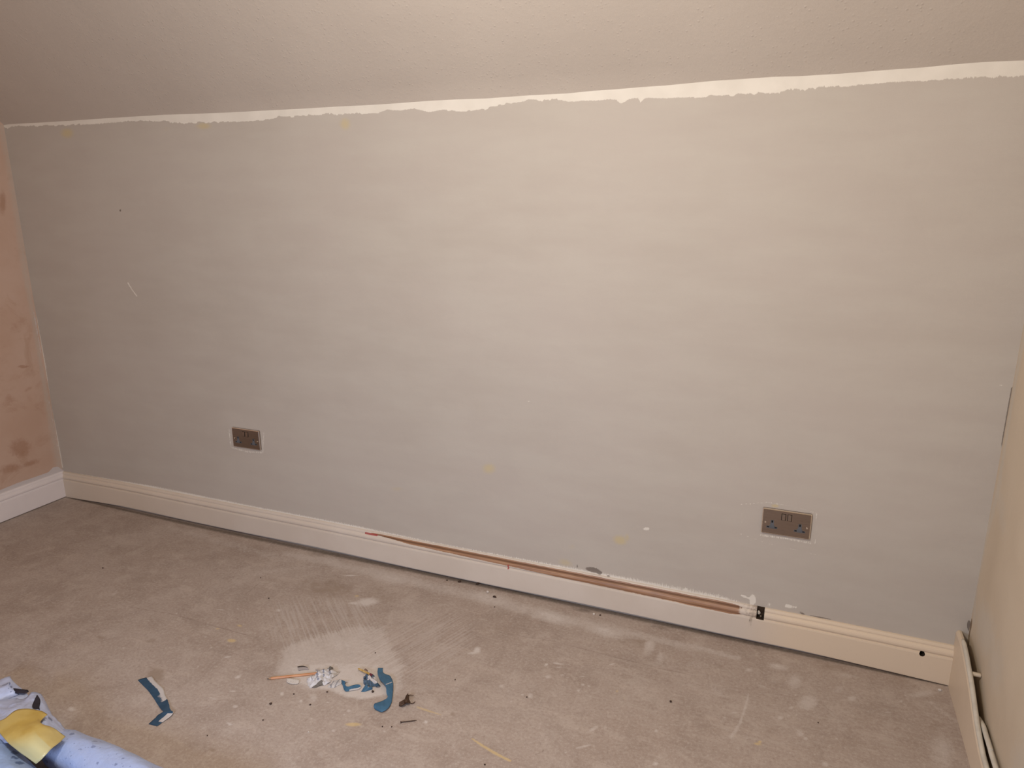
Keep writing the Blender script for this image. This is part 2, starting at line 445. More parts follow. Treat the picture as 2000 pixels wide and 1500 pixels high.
# ------------------------------------------------------------------ FLOOR
xf = np.linspace(0, ROOM_W, 860)
yfv = np.concatenate([np.linspace(-4.0, -1.75, 20), np.linspace(-1.74, 0, 400)])
FX, FY = np.meshgrid(xf, yfv, indexing='ij')
fl = Masks(FX, FY, lambda px, py: (lambda q: (q.x, q.y))(on_floor(px, py)))
# pale plaster dust, thick then thin
fl.stroke('dust', [(560, 1082), (650, 1100), (760, 1125), (900, 1158), (1000, 1183), (1100, 1207), (1200, 1231), (1290, 1250), (1370, 1266), (1440, 1285)],
          [12, 14, 18, 18, 19, 19, 17, 13, 10, 8], .66)
for a in [(760, 1128, 60, 14, 12, .8), (960, 1170, 70, 14, 13, .85), (1080, 1205, 60, 13, 13, .95), (1180, 1232, 45, 12, 13, .95), (1268, 1262, 12, 22, 20, .85), (1330, 1262, 60, 10, 13, .6), (640, 1095, 50, 12, 12, .7)]: fl.ell('dust', *a)
fl.stroke('dust', [(330, 1030), (450, 1062), (560, 1095)], [7, 14, 16], .52)
fl.stroke('dust', [(500, 1120), (620, 1105)], [14, 10], .48)
fl.poly('dust', [(545, 1262), (620, 1235), (700, 1218), (760, 1222), (772, 1258), (800, 1300), (792, 1340), (778, 1360), (720, 1364), (700, 1368), (668, 1362), (640, 1350), (600, 1352), (560, 1338), (530, 1318), (538, 1290)], .030, .78)
fl.poly('dust', [(560, 1302), (640, 1292), (740, 1295), (770, 1320), (768, 1356), (738, 1362), (705, 1368), (672, 1362), (645, 1350), (610, 1345), (575, 1335)], .010, .95)
fl.ell('dust', 612, 1362, 10, 14, 0, .7)
fl.ell('dust', 825, 1345, 60, 14, -5, .42); fl.ell('dust', 850, 1290, 60, 25, -25, .40); fl.ell('dust', 890, 1345, 30, 12, 0, .46)
for a in [(718, 1176, 24, 8, -6, 1.2), (693, 1178, 14, 3, 0, 1.1), (685, 1124, 16, 1.6, 0, 1.0), (932, 1270, 7, 6, -30, 1.2), (925, 1275, 13, 3, -8, 1.0),
          (980, 1340, 7, 5, 0, .75), (993, 1350, 5, 4, 0, .6), (1036, 1359, 7, 6, 0, .8), (1071, 1322, 7, 5, -10, .85), (1067, 1298, 5, 3, -35, 1), (1090, 1296, 12, 2, 8, 1), (1092, 1303, 8, 1.5, 0, .9),
          (1130, 1349, 3, 3, 0, 1.1), (1138, 1337, 4, 3, 0, .9), (1150, 1340, 5, 2, 20, .7), (1160, 1423, 15, 4, -30, .8), (1140, 1458, 18, 3, -12, .9), (1182, 1422, 6, 9, 0, .6), (1282, 1427, 4, 4, 30, .9),
          (1020, 1357, 3, 2, 0, 1), (832, 1410, 3.5, 3.5, 0, 1.2), (850, 1255, 3, 2.5, 0, .9), (1040, 1200, 4, 2, 0, .6), (1104, 1470, 3, 2, 0, .9), (998, 1370, 3, 2, 0, .8),
          (64, 1384, 7, 3.5, 0, .9), (224, 1159, 8, 4, -40, .65), (154, 1175, 8, 2, -10, .6), (219, 1188, 6, 3, 0, .6), (544, 1192, 5, 3, 0, 1.1), (432, 1191, 10, 1.5, 5, .8), (464, 1189, 3, 2, 0, .9),
          (444, 1283, 9, 2.2, -8, 1.0), (465, 1322, 7, 3.5, -20, .95), (455, 1350, 8, 2, 0, .95), (460, 1380, 6, 3, 0, .95), (448, 1414, 6, 3, 20, .95), (551, 1355, 4, 4, 0, 1), (588, 1369, 2, 3, 0, 1.3),
          (681, 1388, 4, 3, 0, 1), (241, 1266, 2, 2, 0, 1), (625, 1472, 9, 6, 0, .6), (651, 1427, 5, 3, 0, .9), (313, 1221, 6, 3, 0, .55), (604, 1430, 4, 2, 0, .8), (517, 1366, 3, 1.5, 0, 1.1),
          (140, 1385, 8, 5, 0, .95), (420, 1365, 12, 1.2, 5, .9), (412, 1362, 3, 2, 0, .9), (475, 1460, 8, 5, -20, .5), (360, 1136, 10, 3, -20, .5), (640, 1372, 3, 2, 0, .9), (608, 1404, 3, 2, 0, .8),
          (1520, 1302, 22, 7, 10, .85), (1552, 1330, 16, 18, 40, .75), (1578, 1372, 24, 18, 0, .80), (1664, 1364, 10, 6, 0, .8), (1488, 1340, 14, 4, 20, .6), (1463, 1308, 8, 4, 0, .8), (1524, 1402, 7, 4, 0, .9),
          (1540, 1398, 4, 3, 0, .8), (1556, 1396, 3, 3, 0, .8), (1545, 1382, 6, 5, 0, .7), (1434, 1392, 10, 3, 0, .8), (1414, 1402, 5, 3, 0, .7), (1562, 1432, 10, 7, 40, .8), (1574, 1442, 5, 4, 0, .8), (1655, 1320, 28, 6, 12, .65),
          (1640, 1345, 16, 10, 0, .6), (1760, 1370, 4, 3, 0, .9), (1735, 1391, 8, 1.5, 0, .9), (1650, 1460, 8, 2, 30, .7), (1612, 1492, 8, 5, 20, .9), (1600, 1470, 10, 2, 50, .6), (1780, 1455, 6, 2, 0, .6), (1282, 1350, 4, 2, 0, .6),
          (1840, 1470, 30, 55, -8, .68), (1838, 1388, 60, 8, 35, .60), (1800, 1356, 40, 9, -8, .68), (1280, 1492, 6, 4, 0, 1), (1384, 1475, 8, 3, 0, .6), (1360, 1298, 22, 14, 0, .55), (1290, 1285, 10, 16, 10, .66), (1400, 1350, 30, 20, 30, .5),
          (1196, 1297, 8, 1.2, -10, 1), (1188, 1306, 3, 2, 0, .8), (1137, 1321, 5, 1.5, 0, .9), (1098, 1318, 4, 1.5, 0, .9), (1144, 1350, 5, 1.5, 0, .7), (655, 1115, 12, 3, 0, .5), (760, 1420, 4, 3, 0, .5)]:
    fl.ell('dust', *a)
fl.stroke('dust', [(1462, 1355), (1455, 1385), (1444, 1415), (1428, 1440)], [2, 2.5, 3, 6], .72)
fl.stroke('dust', [(1345, 1450), (1332, 1470)], 1.4, .6)
fl.stroke('dust', [(1460, 1430), (1458, 1445)], 1.5, .8)
fl.stroke('dust', [(1700, 1270), (1745, 1290)], 5, .5)
# faint overall dust haze, with the far left painted paler to brighten it
fl.f['dust'] = np.maximum(fl.field('dust'), .42*fbm(FX, FY, .35, 60, 3)+.10*np.clip(1-FX/.9, 0, 1))
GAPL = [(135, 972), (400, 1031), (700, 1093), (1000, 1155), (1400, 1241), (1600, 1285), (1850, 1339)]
fl.stroke('grime_shade', GAPL, [2, 5, 6, 7, 7, 5, 3], .85)  # grime plus painted contact shade along the gap under the skirting
for a in [(620, 1082, 30, 6, 12, .6), (760, 1112, 26, 6, 12, .5), (1140, 1192, 30, 6, 12, .75), (1290, 1226, 40, 7, 12, .6), (1480, 1268, 40, 6, 12, .5), (250, 1003, 60, 5, 12, .5)]: fl.ell('grime_shade', *a)
# yellow paint
for a in [(452, 1251, 9, 3.5, 0, 1.0), (468, 1222, 6, 2.5, 10, .8), (690, 1415, 16, 4, 0, 1.0), (1480, 1453, 9, 3, 10, .8), (1484, 1449, 4, 3, 0, .9), (1205, 1350, 3, 4, 30, .7), (1219, 1363, 2, 4, 20, .6), (697, 1164, 6, 3, 0, .7), (425, 1228, 6, 2, 0, .7), (945, 1236, 30, 12, 10, .35)]: fl.ell('yellow', *a)
fl.stroke('yellow', [(922, 1443), (945, 1458), (965, 1470), (996, 1486)], [1.5, 2.4, 2.8, 2.4], 1.1)
fl.stroke('yellow', [(815, 1381), (835, 1388), (862, 1396)], [2.5, 3, 1.5], .75)
fl.stroke('yellow', [(1492, 1310), (1555, 1352), (1490, 1330)], [2, 3, 2], .25)
# brown damp looking patches, seams between boards
for a in [(305, 1318, 17, 15, 0, .9), (100, 1188, 14, 6, 0, .5), (415, 1465, 7, 4, 0, .8), (120, 1216, 12, 8, 0, .5), (195, 1245, 9, 5, 0, .6), (292, 1250, 14, 7, 0, .5), (190, 1295, 20, 6, 0, .4), (884, 1395, 4, 5, 0, .6), (850, 1440, 6, 3, 0, .5), (126, 1370, 4, 3, 0, .6),
          (560, 1140, 60, 14, 8, .40), (640, 1150, 70, 22, 5, .62), (740, 1160, 60, 20, 10, .5), (1005, 1245, 50, 20, 0, .3), (960, 1225, 60, 14, 10, .4), (1180, 1265, 50, 14, 15, .35), (1240, 1255, 40, 16, 10, .5), (1400, 1300, 20, 8, 0, .5), (1620, 1300, 40, 14, 12, .5), (1760, 1330, 50, 18, 15, .45), (1700, 1400, 60, 30, 0, .35), (1500, 1420, 60, 30, 0, .35), (1700, 1460, 80, 20, 0, .35), (1826, 1416, 16, 14, 0, .5), (470, 1050, 60, 10, 12, .35), (360, 1090, 80, 14, 0, .28)]: fl.ell('brown', *a)
fl.stroke('seam', [(250, 1185), (340, 1200), (400, 1218), (470, 1237), (520, 1252)], [.8, .8, 1.1, 1.1, .8], .8)
fl.stroke('seam', [(480, 1160), (495, 1148), (510, 1136)], [.8, .9, .8], .8)
fl.stroke('seam', [(1185, 1500), (1188, 1440), (1184, 1385)], [1.4, 1.2, .8], .6)
fl.stroke('seam', [(975, 1235), (1080, 1252), (1200, 1283), (1300, 1308), (1350, 1318)], [.8, 1.3, 1.4, 1.6, 1], .7)
fl.stroke('seam', [(1044, 1474), (1056, 1471), (1064, 1463)], [.7, .9, .6], 1.2)
# scraper streaks: set A near vertical in the photo, set B rising to the right
fl.poly('sa', [(540, 1178), (640, 1165), (720, 1180), (730, 1230), (640, 1250), (560, 1265), (520, 1235)], .04, 1)
fl.poly('sb', [(690, 1300), (720, 1230), (800, 1200), (900, 1195), (930, 1240), (900, 1290), (800, 1330), (740, 1300)], .04, 1)
fl.poly('sc', [(1100, 1235), (1280, 1265), (1800, 1380), (1860, 1440), (1800, 1500), (1250, 1500), (1180, 1380)], .08, 1)

M = Mat('dusty_floor_board', 0.7, 0.25)
A = M.attr('marks'); B = M.attr('streaks'); Cc = M.attr('seams')
big = M.noise(2.0, 4, .6)
c = M.mix(M.ramp(big, .3, .7), (.385, .312, .272), (.420, .350, .312))
c = M.mix(M.ramp(M.noise(14, 5, .65, dist=.5), .45, .72, 0, .55), c, (.510, .442, .400))
spk = M.noise(110, 6, .8)
c = M.mix(M.ramp(M.noise(5, 6, .7, dist=.8), .46, .66, 0, .55), c, (.305, .240, .205))
c = M.mix(M.ramp(M.noise(9, 6, .75, dist=.3, vec=M.mapping((.6, 1.6, 1))), .50, .70, 0, .40), c, (.535, .455, .405))
c = M.mix(M.ramp(spk, .50, .64, 0, .5), c, (.54, .48, .44))
c = M.mix(M.ramp(spk, .34, .48, .45, 0), c, (.24, .18, .15))
c = M.mix(M.ramp(M.noise(420, 2), .62, .74, 0, .35), c, (.62, .56, .52))
# brown worn patches
bn = M.noise(26, 6, .75)
brn = M.ramp(M.math('ADD', A[2], M.math('MULTIPLY', M.math('SUBTRACT', bn, .5), 1.1)), .25, .75, 0, .75)
c = M.mix(brn, c, (.30, .232, .185))
# streaks of plaster left by the scraper, following two sweep directions
def dirvec(p, q):
    a = on_floor(*p); b = on_floor(*q); return math.atan2(b.y-a.y, b.x-a.x)
aA = dirvec((620, 1180), (650, 1245)); aB = dirvec((740, 1300), (860, 1230)); aC = dirvec((1200, 1283), (1700, 1390))
# rotate the coordinates so that the local x runs along the sweep
def rotated(a, sx, sy):
    n = M.n.new('ShaderNodeVectorRotate'); n.rotation_type = 'Z_AXIS'; M.link(M.pos, n.inputs['Vector'])
    n.inputs['Angle'].default_value = -a
    mp = M.n.new('ShaderNodeMapping'); M.link(n.outputs[0], mp.inputs[0]); mp.inputs['Scale'].default_value = (sx, sy, 1)
    return mp.outputs[0]
sA = M.noise(10, 3, .6, vec=rotated(aA, .45, 12)); sB = M.noise(10, 3, .6, vec=rotated(aB, .35, 12)); sC = M.noise(10, 4, .65, vec=rotated(aC, 1.0, 4.5))
stA = M.math('MULTIPLY', M.ramp(sA, .44, .60), B[0]); stB = M.math('MULTIPLY', M.ramp(sB, .42, .62), B[1])
stC = M.math('MULTIPLY', M.ramp(sC, .50, .68), B[2])
c = M.mix(M.math('MULTIPLY', stA, .50), c, (.52, .465, .44))
c = M.mix(M.math('MULTIPLY', stB, .42), c, (.52, .460, .435))
c = M.mix(M.math('MULTIPLY', stC, .38), c, (.50, .440, .400))
# plaster dust
dn = M.noise(62, 6, .75); dn2 = M.noise(240, 3, .7)
ds = M.math('ADD', A[0], M.math('MULTIPLY', M.math('SUBTRACT', dn, .5), .85))
ds = M.math('ADD', ds, M.math('MULTIPLY', M.math('SUBTRACT', M.noise(11, 4, .6, dist=.4), .5), .35))
ds = M.math('ADD', ds, M.math('MULTIPLY', M.math('SUBTRACT', dn2, .5), .45))
ds = M.math('SUBTRACT', ds, M.math('MULTIPLY', M.math('SUBTRACT', 1.0, M.ramp(sA, .40, .58)), M.math('MULTIPLY', B[0], .16)))
ds = M.math('SUBTRACT', ds, M.math('MULTIPLY', M.math('SUBTRACT', 1.0, M.ramp(sB, .40, .60)), M.math('MULTIPLY', B[1], .16)))
dust = M.math('ADD', M.ramp(ds, .34, .80, 0, .52), M.ramp(ds, .78, .98, 0, .34))
c = M.mix(dust, c, (.620, .570, .545))
# random small white splashes
vs = M.voronoi(16); vc = M.voronoi(16, out='Color'); s = M.n.new('ShaderNodeSeparateColor'); M.link(vc, s.inputs[0])
dot = M.math('MULTIPLY', M.ramp(M.math('ADD', vs, M.math('MULTIPLY', M.math('SUBTRACT', dn2, .5), .12)), .03, .075, 1, 0), M.ramp(s.outputs[0], .50, .52, 0, .45))
c = M.mix(dot, c, (.60, .55, .52))
yl = M.ramp(M.math('ADD', A[1], M.math('MULTIPLY', M.math('SUBTRACT', dn, .5), .5)), .30, .85, 0, .62)
c = M.mix(yl, c, (.66, .50, .24))
c = M.mix(M.ramp(M.math('ADD', Cc[0], M.math('MULTIPLY', M.math('SUBTRACT', bn, .5), .5)), .3, .8, 0, .55), c, (.22, .165, .14))
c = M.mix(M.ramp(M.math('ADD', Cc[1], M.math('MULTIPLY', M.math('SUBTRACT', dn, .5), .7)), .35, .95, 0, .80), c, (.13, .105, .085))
M.color(c)
pn = M.bump(M.noise(4, 3), .15, .02)
M.bump(M.math('ADD', M.math('ADD', spk, M.math('MULTIPLY', dust, .5)), M.math('MULTIPLY', stA, .6)), .22, .0015, pn)
z = np.zeros_like(FX)
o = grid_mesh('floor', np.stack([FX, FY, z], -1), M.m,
              {'marks': fl.rgb('dust', 'yellow', 'brown'), 'streaks': fl.rgb('sa', 'sb', 'sc'), 'seams': fl.rgb('seam', 'grime_shade', 'x')})
tag(o, kind='structure')

# ------------------------------------------------------------------ SKIRTING BOARDS
PROFILE = [(0, .000), (.018, .000), (.0185, .004), (.0185, .088), (.0175, .0925), (.0135, .0950), (.0135, .0965), (.0165, .0985),
           (.0180, .1025), (.0178, .1075), (.0160, .1120), (.0130, .1150), (.0105, .1170), (.0100, .1195), (.0105, .1220),
           (.0090, .1260), (.0070, .1290), (.0050, .1300), (.0000, .1305)]
def skirting_mat(name, base, lo, wood=False):
    M = Mat(name, 0.42, 0.4)
    A = M.attr('wear')
    c = M.mix(M.ramp(M.noise(5, 4), .3, .7), lo, base)
    if wood:
        px_ = M.sep()[0]
        c = M.mix(M.ramp(px_, 3.20, 3.42, 0, .9), c, (.76, .635, .495))
        c = M.mix(M.ramp(px_, 1.3, .3, 0, .6), c, (.70, .60, .49))
    c = M.mix(M.ramp(M.noise(200, 3, .7), .62, .75, 0, .25), c, tuple(x*.62 for x in lo))
    n1 = M.noise(1, 5, .7, vec=M.mapping((28, 90, 220)))
    n2 = M.noise(120, 4, .7)
    nn = M.math('ADD', M.math('MULTIPLY', n1, .6), M.math('MULTIPLY', n2, .4))
    dirt = M.ramp(M.math('ADD', A[1], M.math('MULTIPLY', M.math('SUBTRACT', n2, .5), .8)), .35, .75, 0, .75)
    if wood:
        w = M.ramp(M.math('ADD', A[0], M.math('MULTIPLY', M.math('SUBTRACT', nn, .5), 1.1)), .46, .58)
        g = M.noise(1, 4, .6, vec=M.mapping((6, 200, 260)))
        wc = M.mix(M.ramp(g, .35, .65), (.30, .155, .085), (.47, .285, .18))
        wc = M.mix(M.ramp(M.noise(9, 3), .45, .7, 0, .6), wc, (.33, .20, .15))
        zc_ = M.sep()[2]
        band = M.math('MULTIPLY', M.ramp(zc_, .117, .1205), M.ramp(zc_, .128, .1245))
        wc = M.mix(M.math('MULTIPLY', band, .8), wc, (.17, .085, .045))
        c = M.mix(w, c, wc)
        red = M.ramp(A[2], .4, .6, 0, .85)
        c = M.mix(red, c, (.42, .05, .05))
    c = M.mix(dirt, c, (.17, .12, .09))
    M.color(c)
    M.bump(M.noise(45, 4), .22, .0015)
    return M.m
MAT_SK_BACK = skirting_mat('cream_gloss_paint', (.70, .635, .575), (.66, .59, .525), True)
MAT_SK_LEFT = skirting_mat('lilac_white_primer', (.80, .745, .76), (.75, .70, .715))
MAT_SK_RIGHT = skirting_mat('cream_satin_paint', (.72, .60, .47), (.67, .555, .43))
MAT_HOLE = plain('dark_cavity_wood', (.035, .022, .014), .9, var=.5)

def gap(x):     # space left under the back board, closing at both ends
    return .0015 + .0135*min(1, max(0, x-.03)/.35)*min(1, max(0, 3.88-x)/.45) + .0018*math.sin(x*5.1)*min(1, max(0, 3.85-x))*min(1, x)
nx0, nx1 = on_back(1478, 1198, -.018).x, on_back(1492.5, 1200, -.018).x
xs = sorted(set([round(t, 5) for t in np.arange(0.0, ROOM_W-.0299, .006)] + [nx0-.0004, nx0, nx1, nx1+.0004, ROOM_W-.032]))
xs = [t for t in xs if not (nx0 < t < nx1 and False)]
woodA = [on_back(px, py, -.012).x for px, py in [(708, 1040), (745, 1045), (800, 1060), (1000, 1100), (1150, 1135), (1425, 1180), (1462, 1190)]]
verts = []; faces = []; wear = []; mat_i = []
m_ = len(PROFILE)
redx = [on_back(992, 1104, -.018).x, on_back(725, 1042, -.01).x]
hx = on_back(1467, 1215, -.0185).x
for i, x in enumerate(xs):
    g = gap(x); wob = (noise.noise(Vector((x*3, 0, 0)))*.0015)
    notch = nx0-1e-6 <= x <= nx1+1e-6
    for j, (d, zz) in enumerate(PROFILE):
        y = -(d + (wob if d > 0 else 0)); zc = zz + (g if zz < .05 else g*.25+.0008*noise.noise(Vector((x*22, zz*30, 3))))
        if notch and j >= 5: y = -min(d, .002) if d > 0 else 0; zc = zc if j > 6 else zc
        verts.append((x, y, zc))
        # how bare the wood is: cove first, then bead, then groove edge
        lo_edge = np.interp(x, woodA, [.123, .119, .112, .104, .096, .0915, .0915])
        top_edge = .1265
        inside = 0.0
        if woodA[0] < x < woodA[-1]:
            e = min(1, (x-woodA[0])/.05, (woodA[-1]+.01-x)/.07)
            inside = max(0, min((zz-lo_edge)/.006+.5, (top_edge-zz)/.003+.5, 1))*max(0, e)
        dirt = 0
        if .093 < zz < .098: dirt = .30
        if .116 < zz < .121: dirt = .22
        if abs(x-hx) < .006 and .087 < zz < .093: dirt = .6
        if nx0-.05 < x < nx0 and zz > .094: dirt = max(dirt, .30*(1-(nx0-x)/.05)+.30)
        red = 1.0 if (abs(x-redx[0]) < .004 and .088 < zz < .112) or (abs(x-redx[1]) < .03 and .1165 < zz < .1225) else 0
        wear.append((inside, dirt, red))
for i in range(len(xs)-1):
    nf = nx0-.0005 <= xs[i] and xs[i+1] <= nx1+.0005
    for j in range(m_-1):
        a = i*m_+j
        faces.append((a, a+1, a+m_+1, a+m_)); mat_i.append(1 if (nf and j >= 4) else 0)
    a = i*m_; faces.append((a+m_-1, a, a+m_, a+2*m_-1)); mat_i.append(0)
faces.append(tuple(range(m_))); mat_i.append(0)
faces.append(tuple((len(xs)-1)*m_+k for k in reversed(range(m_)))); mat_i.append(0)
me = bpy.data.meshes.new('baseboard_back'); me.from_pydata(verts, [], faces)
me.materials.append(MAT_SK_BACK); me.materials.append(MAT_HOLE)
me.polygons.foreach_set('material_index', mat_i)
bm = bmesh.new(); bm.from_mesh(me); bmesh.ops.recalc_face_normals(bm, faces=bm.faces); bm.to_mesh(me); bm.free()
at = me.attributes.new('wear', 'FLOAT_COLOR', 'POINT')
at.data.foreach_set('color', np.concatenate([np.array(wear, np.float32), np.ones((len(wear), 1), np.float32)], 1).reshape(-1))
sb = bpy.data.objects.new('baseboard_back', me); COL.objects.link(sb)
# a drilled hole on the moulding line near the right corner
hc = on_back(1800, 1283, -.018)
bm = bmesh.new()
bmesh.ops.create_cone(bm, cap_ends=True, segments=20, radius1=.0080, radius2=.0076, depth=.03,
                      matrix=Matrix.Translation((hc.x, -.016, .0905)) @ Matrix.Rotation(PI/2, 4, 'X'))
for f in bm.faces: f.material_index = 1
cme = bpy.data.meshes.new('cut'); bm.to_mesh(cme); bm.free()
cme.materials.append(MAT_SK_BACK); cme.materials.append(MAT_HOLE)
at = cme.attributes.new('wear', 'FLOAT_COLOR', 'POINT'); at.data.foreach_set('color', np.tile(np.array([0, 0, 0, 1], np.float32), len(cme.vertices)))
cut = bpy.data.objects.new('cut', cme); COL.objects.link(cut)
md = sb.modifiers.new('hole', 'BOOLEAN'); md.object = cut; md.operation = 'DIFFERENCE'; md.solver = 'EXACT'
bpy.context.view_layer.update()
dg = bpy.context.evaluated_depsgraph_get()
new = bpy.data.meshes.new_from_object(sb.evaluated_get(dg))
if len(new.polygons) > 1000:
    sb.modifiers.clear(); sb.data = new
    wa = np.empty(len(new.vertices)*4, np.float32); new.attributes['wear'].data.foreach_get('color', wa); wa = wa.reshape(-1, 4)
    wa[(wa[:, 0] > .99) & (wa[:, 1] > .99)] = (0, 0, 0, 1); new.attributes['wear'].data.foreach_set('color', wa.reshape(-1))
else:
    sb.modifiers.clear()
bpy.data.objects.remove(cut)
tag(sb, kind='structure')
# crumbled filler inside the notch
def chunk(name, center, size, mat, parent=None, seed=0, flat=.5, sub=2):
    bm = bmesh.new(); bmesh.ops.create_icosphere(bm, subdivisions=sub, radius=1)
    for v in bm.verts:
        k = .75+.55*noise.noise(v.co*1.3+Vector((seed*3.1, seed, 0)))+.2*noise.noise(v.co*3.7+Vector((seed, 0, 1)))
        v.co = Vector((v.co.x*size[0]*k, v.co.y*size[1]*k, v.co.z*size[2]*k))
        if v.co.z < -flat*size[2]: v.co.z = -flat*size[2]
    o = from_bm(name, bm, mat, parent, False); o.location = center; return o
MAT_PLASTER_BIT = plain('broken_plaster', (.60, .54, .47), .85, var=.15, scale=400, bump=.4)
q = on_back(1482.5, 1196.5, -.006)
ch = chunk('plaster_lump', Vector((0, 0, 0)), (.0055, .004, .009), MAT_PLASTER_BIT, sb, 3, 2); ch.location = q
q = on_back(1486, 1203.5, -.006)
ch = chunk('plaster_lump', Vector((0, 0, 0)), (.0035, .003, .004), plain('dusty_timber', (.2, .16, .12), .9), sb, 8, 2); ch.location = q

# left skirting (lilac white) along x = 0
ysl = list(np.arange(0, -3.99, -.05)); verts = []; faces = []
for y in ysl:
    for d, zz in PROFILE: verts.append((d, y if y < 0 else 0, zz*1.02+(.004 if zz < .05 else 0)))
for i in range(len(ysl)-1):
    for j in range(m_-1):
        a = i*m_+j; faces.append((a, a+1, a+m_+1, a+m_))
faces += [tuple(range(m_)), tuple((len(ysl)-1)*m_+k for k in reversed(range(m_)))]
bm = bmesh.new(); bv = [bm.verts.new(p) for p in verts]
for f in faces: bm.faces.new([bv[k] for k in f])
o = from_bm('baseboard_left', bm, MAT_SK_LEFT)
at = o.data.attributes.new('wear', 'FLOAT_COLOR', 'POINT')
at.data.foreach_set('color', np.tile(np.array([0, .1, 0, 1], np.float32), len(o.data.vertices)))
tag(o, kind='structure')

# right skirting: plain board packed off the wall, cable lying on its top edge
XR = 3.853
cab = [on_side(px, py, XR+.006) for px, py in [(1881, 1249), (1887, 1275), (1892, 1302), (1898, 1336), (1903, 1372), (1909, 1415), (1917, 1458), (1927, 1499)]]
cab = [Vector((c_.x, min(c_.y, -.004), c_.z)) for c_ in cab]
dY = (cab[-1].y-cab[-2].y); dZ = 0.0
cab += [Vector((XR+.006, cab[-1].y-.25, cab[-1].z-.004)), Vector((XR+.006, -2.2, cab[-1].z-.006))]
cyv = np.array([c_.y for c_ in cab])[::-1]; czv = np.array([c_.z for c_ in cab])[::-1]
ysr = sorted(set([-.0005, -.02, -.04, -.06] + list(np.arange(-.08, -3.99, -.04))), reverse=True)
bm = bmesh.new(); rows = []
for y in ysr:
    top = float(np.interp(y, cyv, czv))-.0085
    pr = [(ROOM_W-.006, 0.0), (XR, 0.0), (XR, top*.70), (XR, top-.008), (XR+.003, top-.002), (XR+.008, top), (XR+.014, top-.001), (XR+.016, top-.006), (XR+.016, .02)]
    rows.append([bm.verts.new((a, y, b)) for a, b in pr])
for a, b in zip(rows[:-1], rows[1:]):
    for k in range(len(a)-1): bm.faces.new((a[k], a[k+1], b[k+1], b[k]))
bm.faces.new(rows[0]); bm.faces.new(rows[-1])
o = from_bm('baseboard_right', bm, MAT_SK_RIGHT)
at = o.data.attributes.new('wear', 'FLOAT_COLOR', 'POINT')
at.data.foreach_set('color', np.tile(np.array([0, .12, 0, 1], np.float32), len(o.data.vertices)))
tag(o, kind='structure')
MAT_CABLE = plain('painted_cable_grey_white', (.60, .56, .49), .5, var=.08, scale=30, bump=.15)
path = catmull([tuple(c_) for c_ in cab], 6)
c1 = empty('cable', cab[0], 'pale painted cable lying along the top of the right hand skirting board', 'cable')
t = tube_mesh('sheath', [Vector(p)-cab[0] for p in path], [.0035+.0030*min(1, i/2) for i in range(len(path))], MAT_CABLE, c1)
cl = on_side(1905, 1317, XR+.020)
bm = bmesh.new(); bevel_box(bm, -.016, .014, -.0055, .0055, -.005, .005, .003)
k_ = from_bm('cable_clip', bm, plain('cream_clip', (.66, .57, .45), .45), c1, True); k_.location = cl-cab[0]
cb = [on_side(px, py, XR+.021) for px, py in [(1914, 1390), (1921, 1418), (1927, 1437), (1935, 1463), (1945, 1497)]]
cb = [Vector((XR+.020, c_.y, c_.z)) for c_ in cb]; cb[0].z -= .02
cb += [Vector((XR+.021, cb[-1].y-.4, cb[-1].z)), Vector((XR+.021, -2.2, cb[-1].z))]
path = catmull([tuple(c_) for c_ in cb], 6)
o = tube_mesh('cable', path, .0062, MAT_CABLE)
tag(o, 'second pale cable rising between the right skirting board and the cream wall', 'cable')

# ------------------------------------------------------------------ DOUBLE SOCKETS
MAT_STEEL = Mat('brushed_nickel', .30, .5, 1.0)
g = MAT_STEEL.noise(1, 3, vec=MAT_STEEL.mapping((4, 10, 900), vec=MAT_STEEL.tc))
MAT_STEEL.color(MAT_STEEL.mix(MAT_STEEL.ramp(g, .3, .7), (.29, .24, .205), (.37, .31, .265)))
MAT_STEEL.bump(g, .1, .0003); MAT_STEEL = MAT_STEEL.m
MAT_EDGE = plain('polished_plate_edge', (.86, .80, .72), .16, metal=1.0, var=.05)
MAT_GREY_PL = plain('grey_plastic_insert', (.115, .125, .145), .5)
MAT_SLOT = plain('dark_slot', (.008, .006, .005), .9)
MAT_SCREW = plain('bright_screw', (.75, .70, .62), .25, metal=1.0)
def rounded_plate(bm, w, h, y0, y1, r, bev):
    ring = []
    for cx_, cz_, a0 in ((w/2-r, h/2-r, 0), (-w/2+r, h/2-r, 90), (-w/2+r, -h/2+r, 180), (w/2-r, -h/2+r, 270)):
        for k in range(5):
            a = math.radians(a0+k*22.5); ring.append((cx_, cz_, math.cos(a), math.sin(a)))
    def mk(rr, y): return [bm.verts.new((cx_+ca*(r+rr), y, cz_+sa*(r+rr))) for cx_, cz_, ca, sa in ring]
    L = [mk(0, y0), mk(0, y1+bev), mk(-bev*.3, y1+bev*.3), mk(-bev, y1)]
    for li, (a, b) in enumerate(zip(L[:-1], L[1:])):
        for k in range(len(a)):
            f = bm.faces.new((a[k], a[(k+1) % len(a)], b[(k+1) % len(a)], b[k]))
            if li >= 1: f.material_index = 1
    bm.faces.new(L[0]); bm.faces.new(L[-1])
def cyl(bm, c, r, y0, y1, seg=16):
    bmesh.ops.create_cone(bm, cap_ends=True, segments=seg, radius1=r, radius2=r, depth=abs(y1-y0),
                          matrix=Matrix.Translation((c[0], (y0+y1)/2, c[1])) @ Matrix.Rotation(PI/2, 4, 'X'))
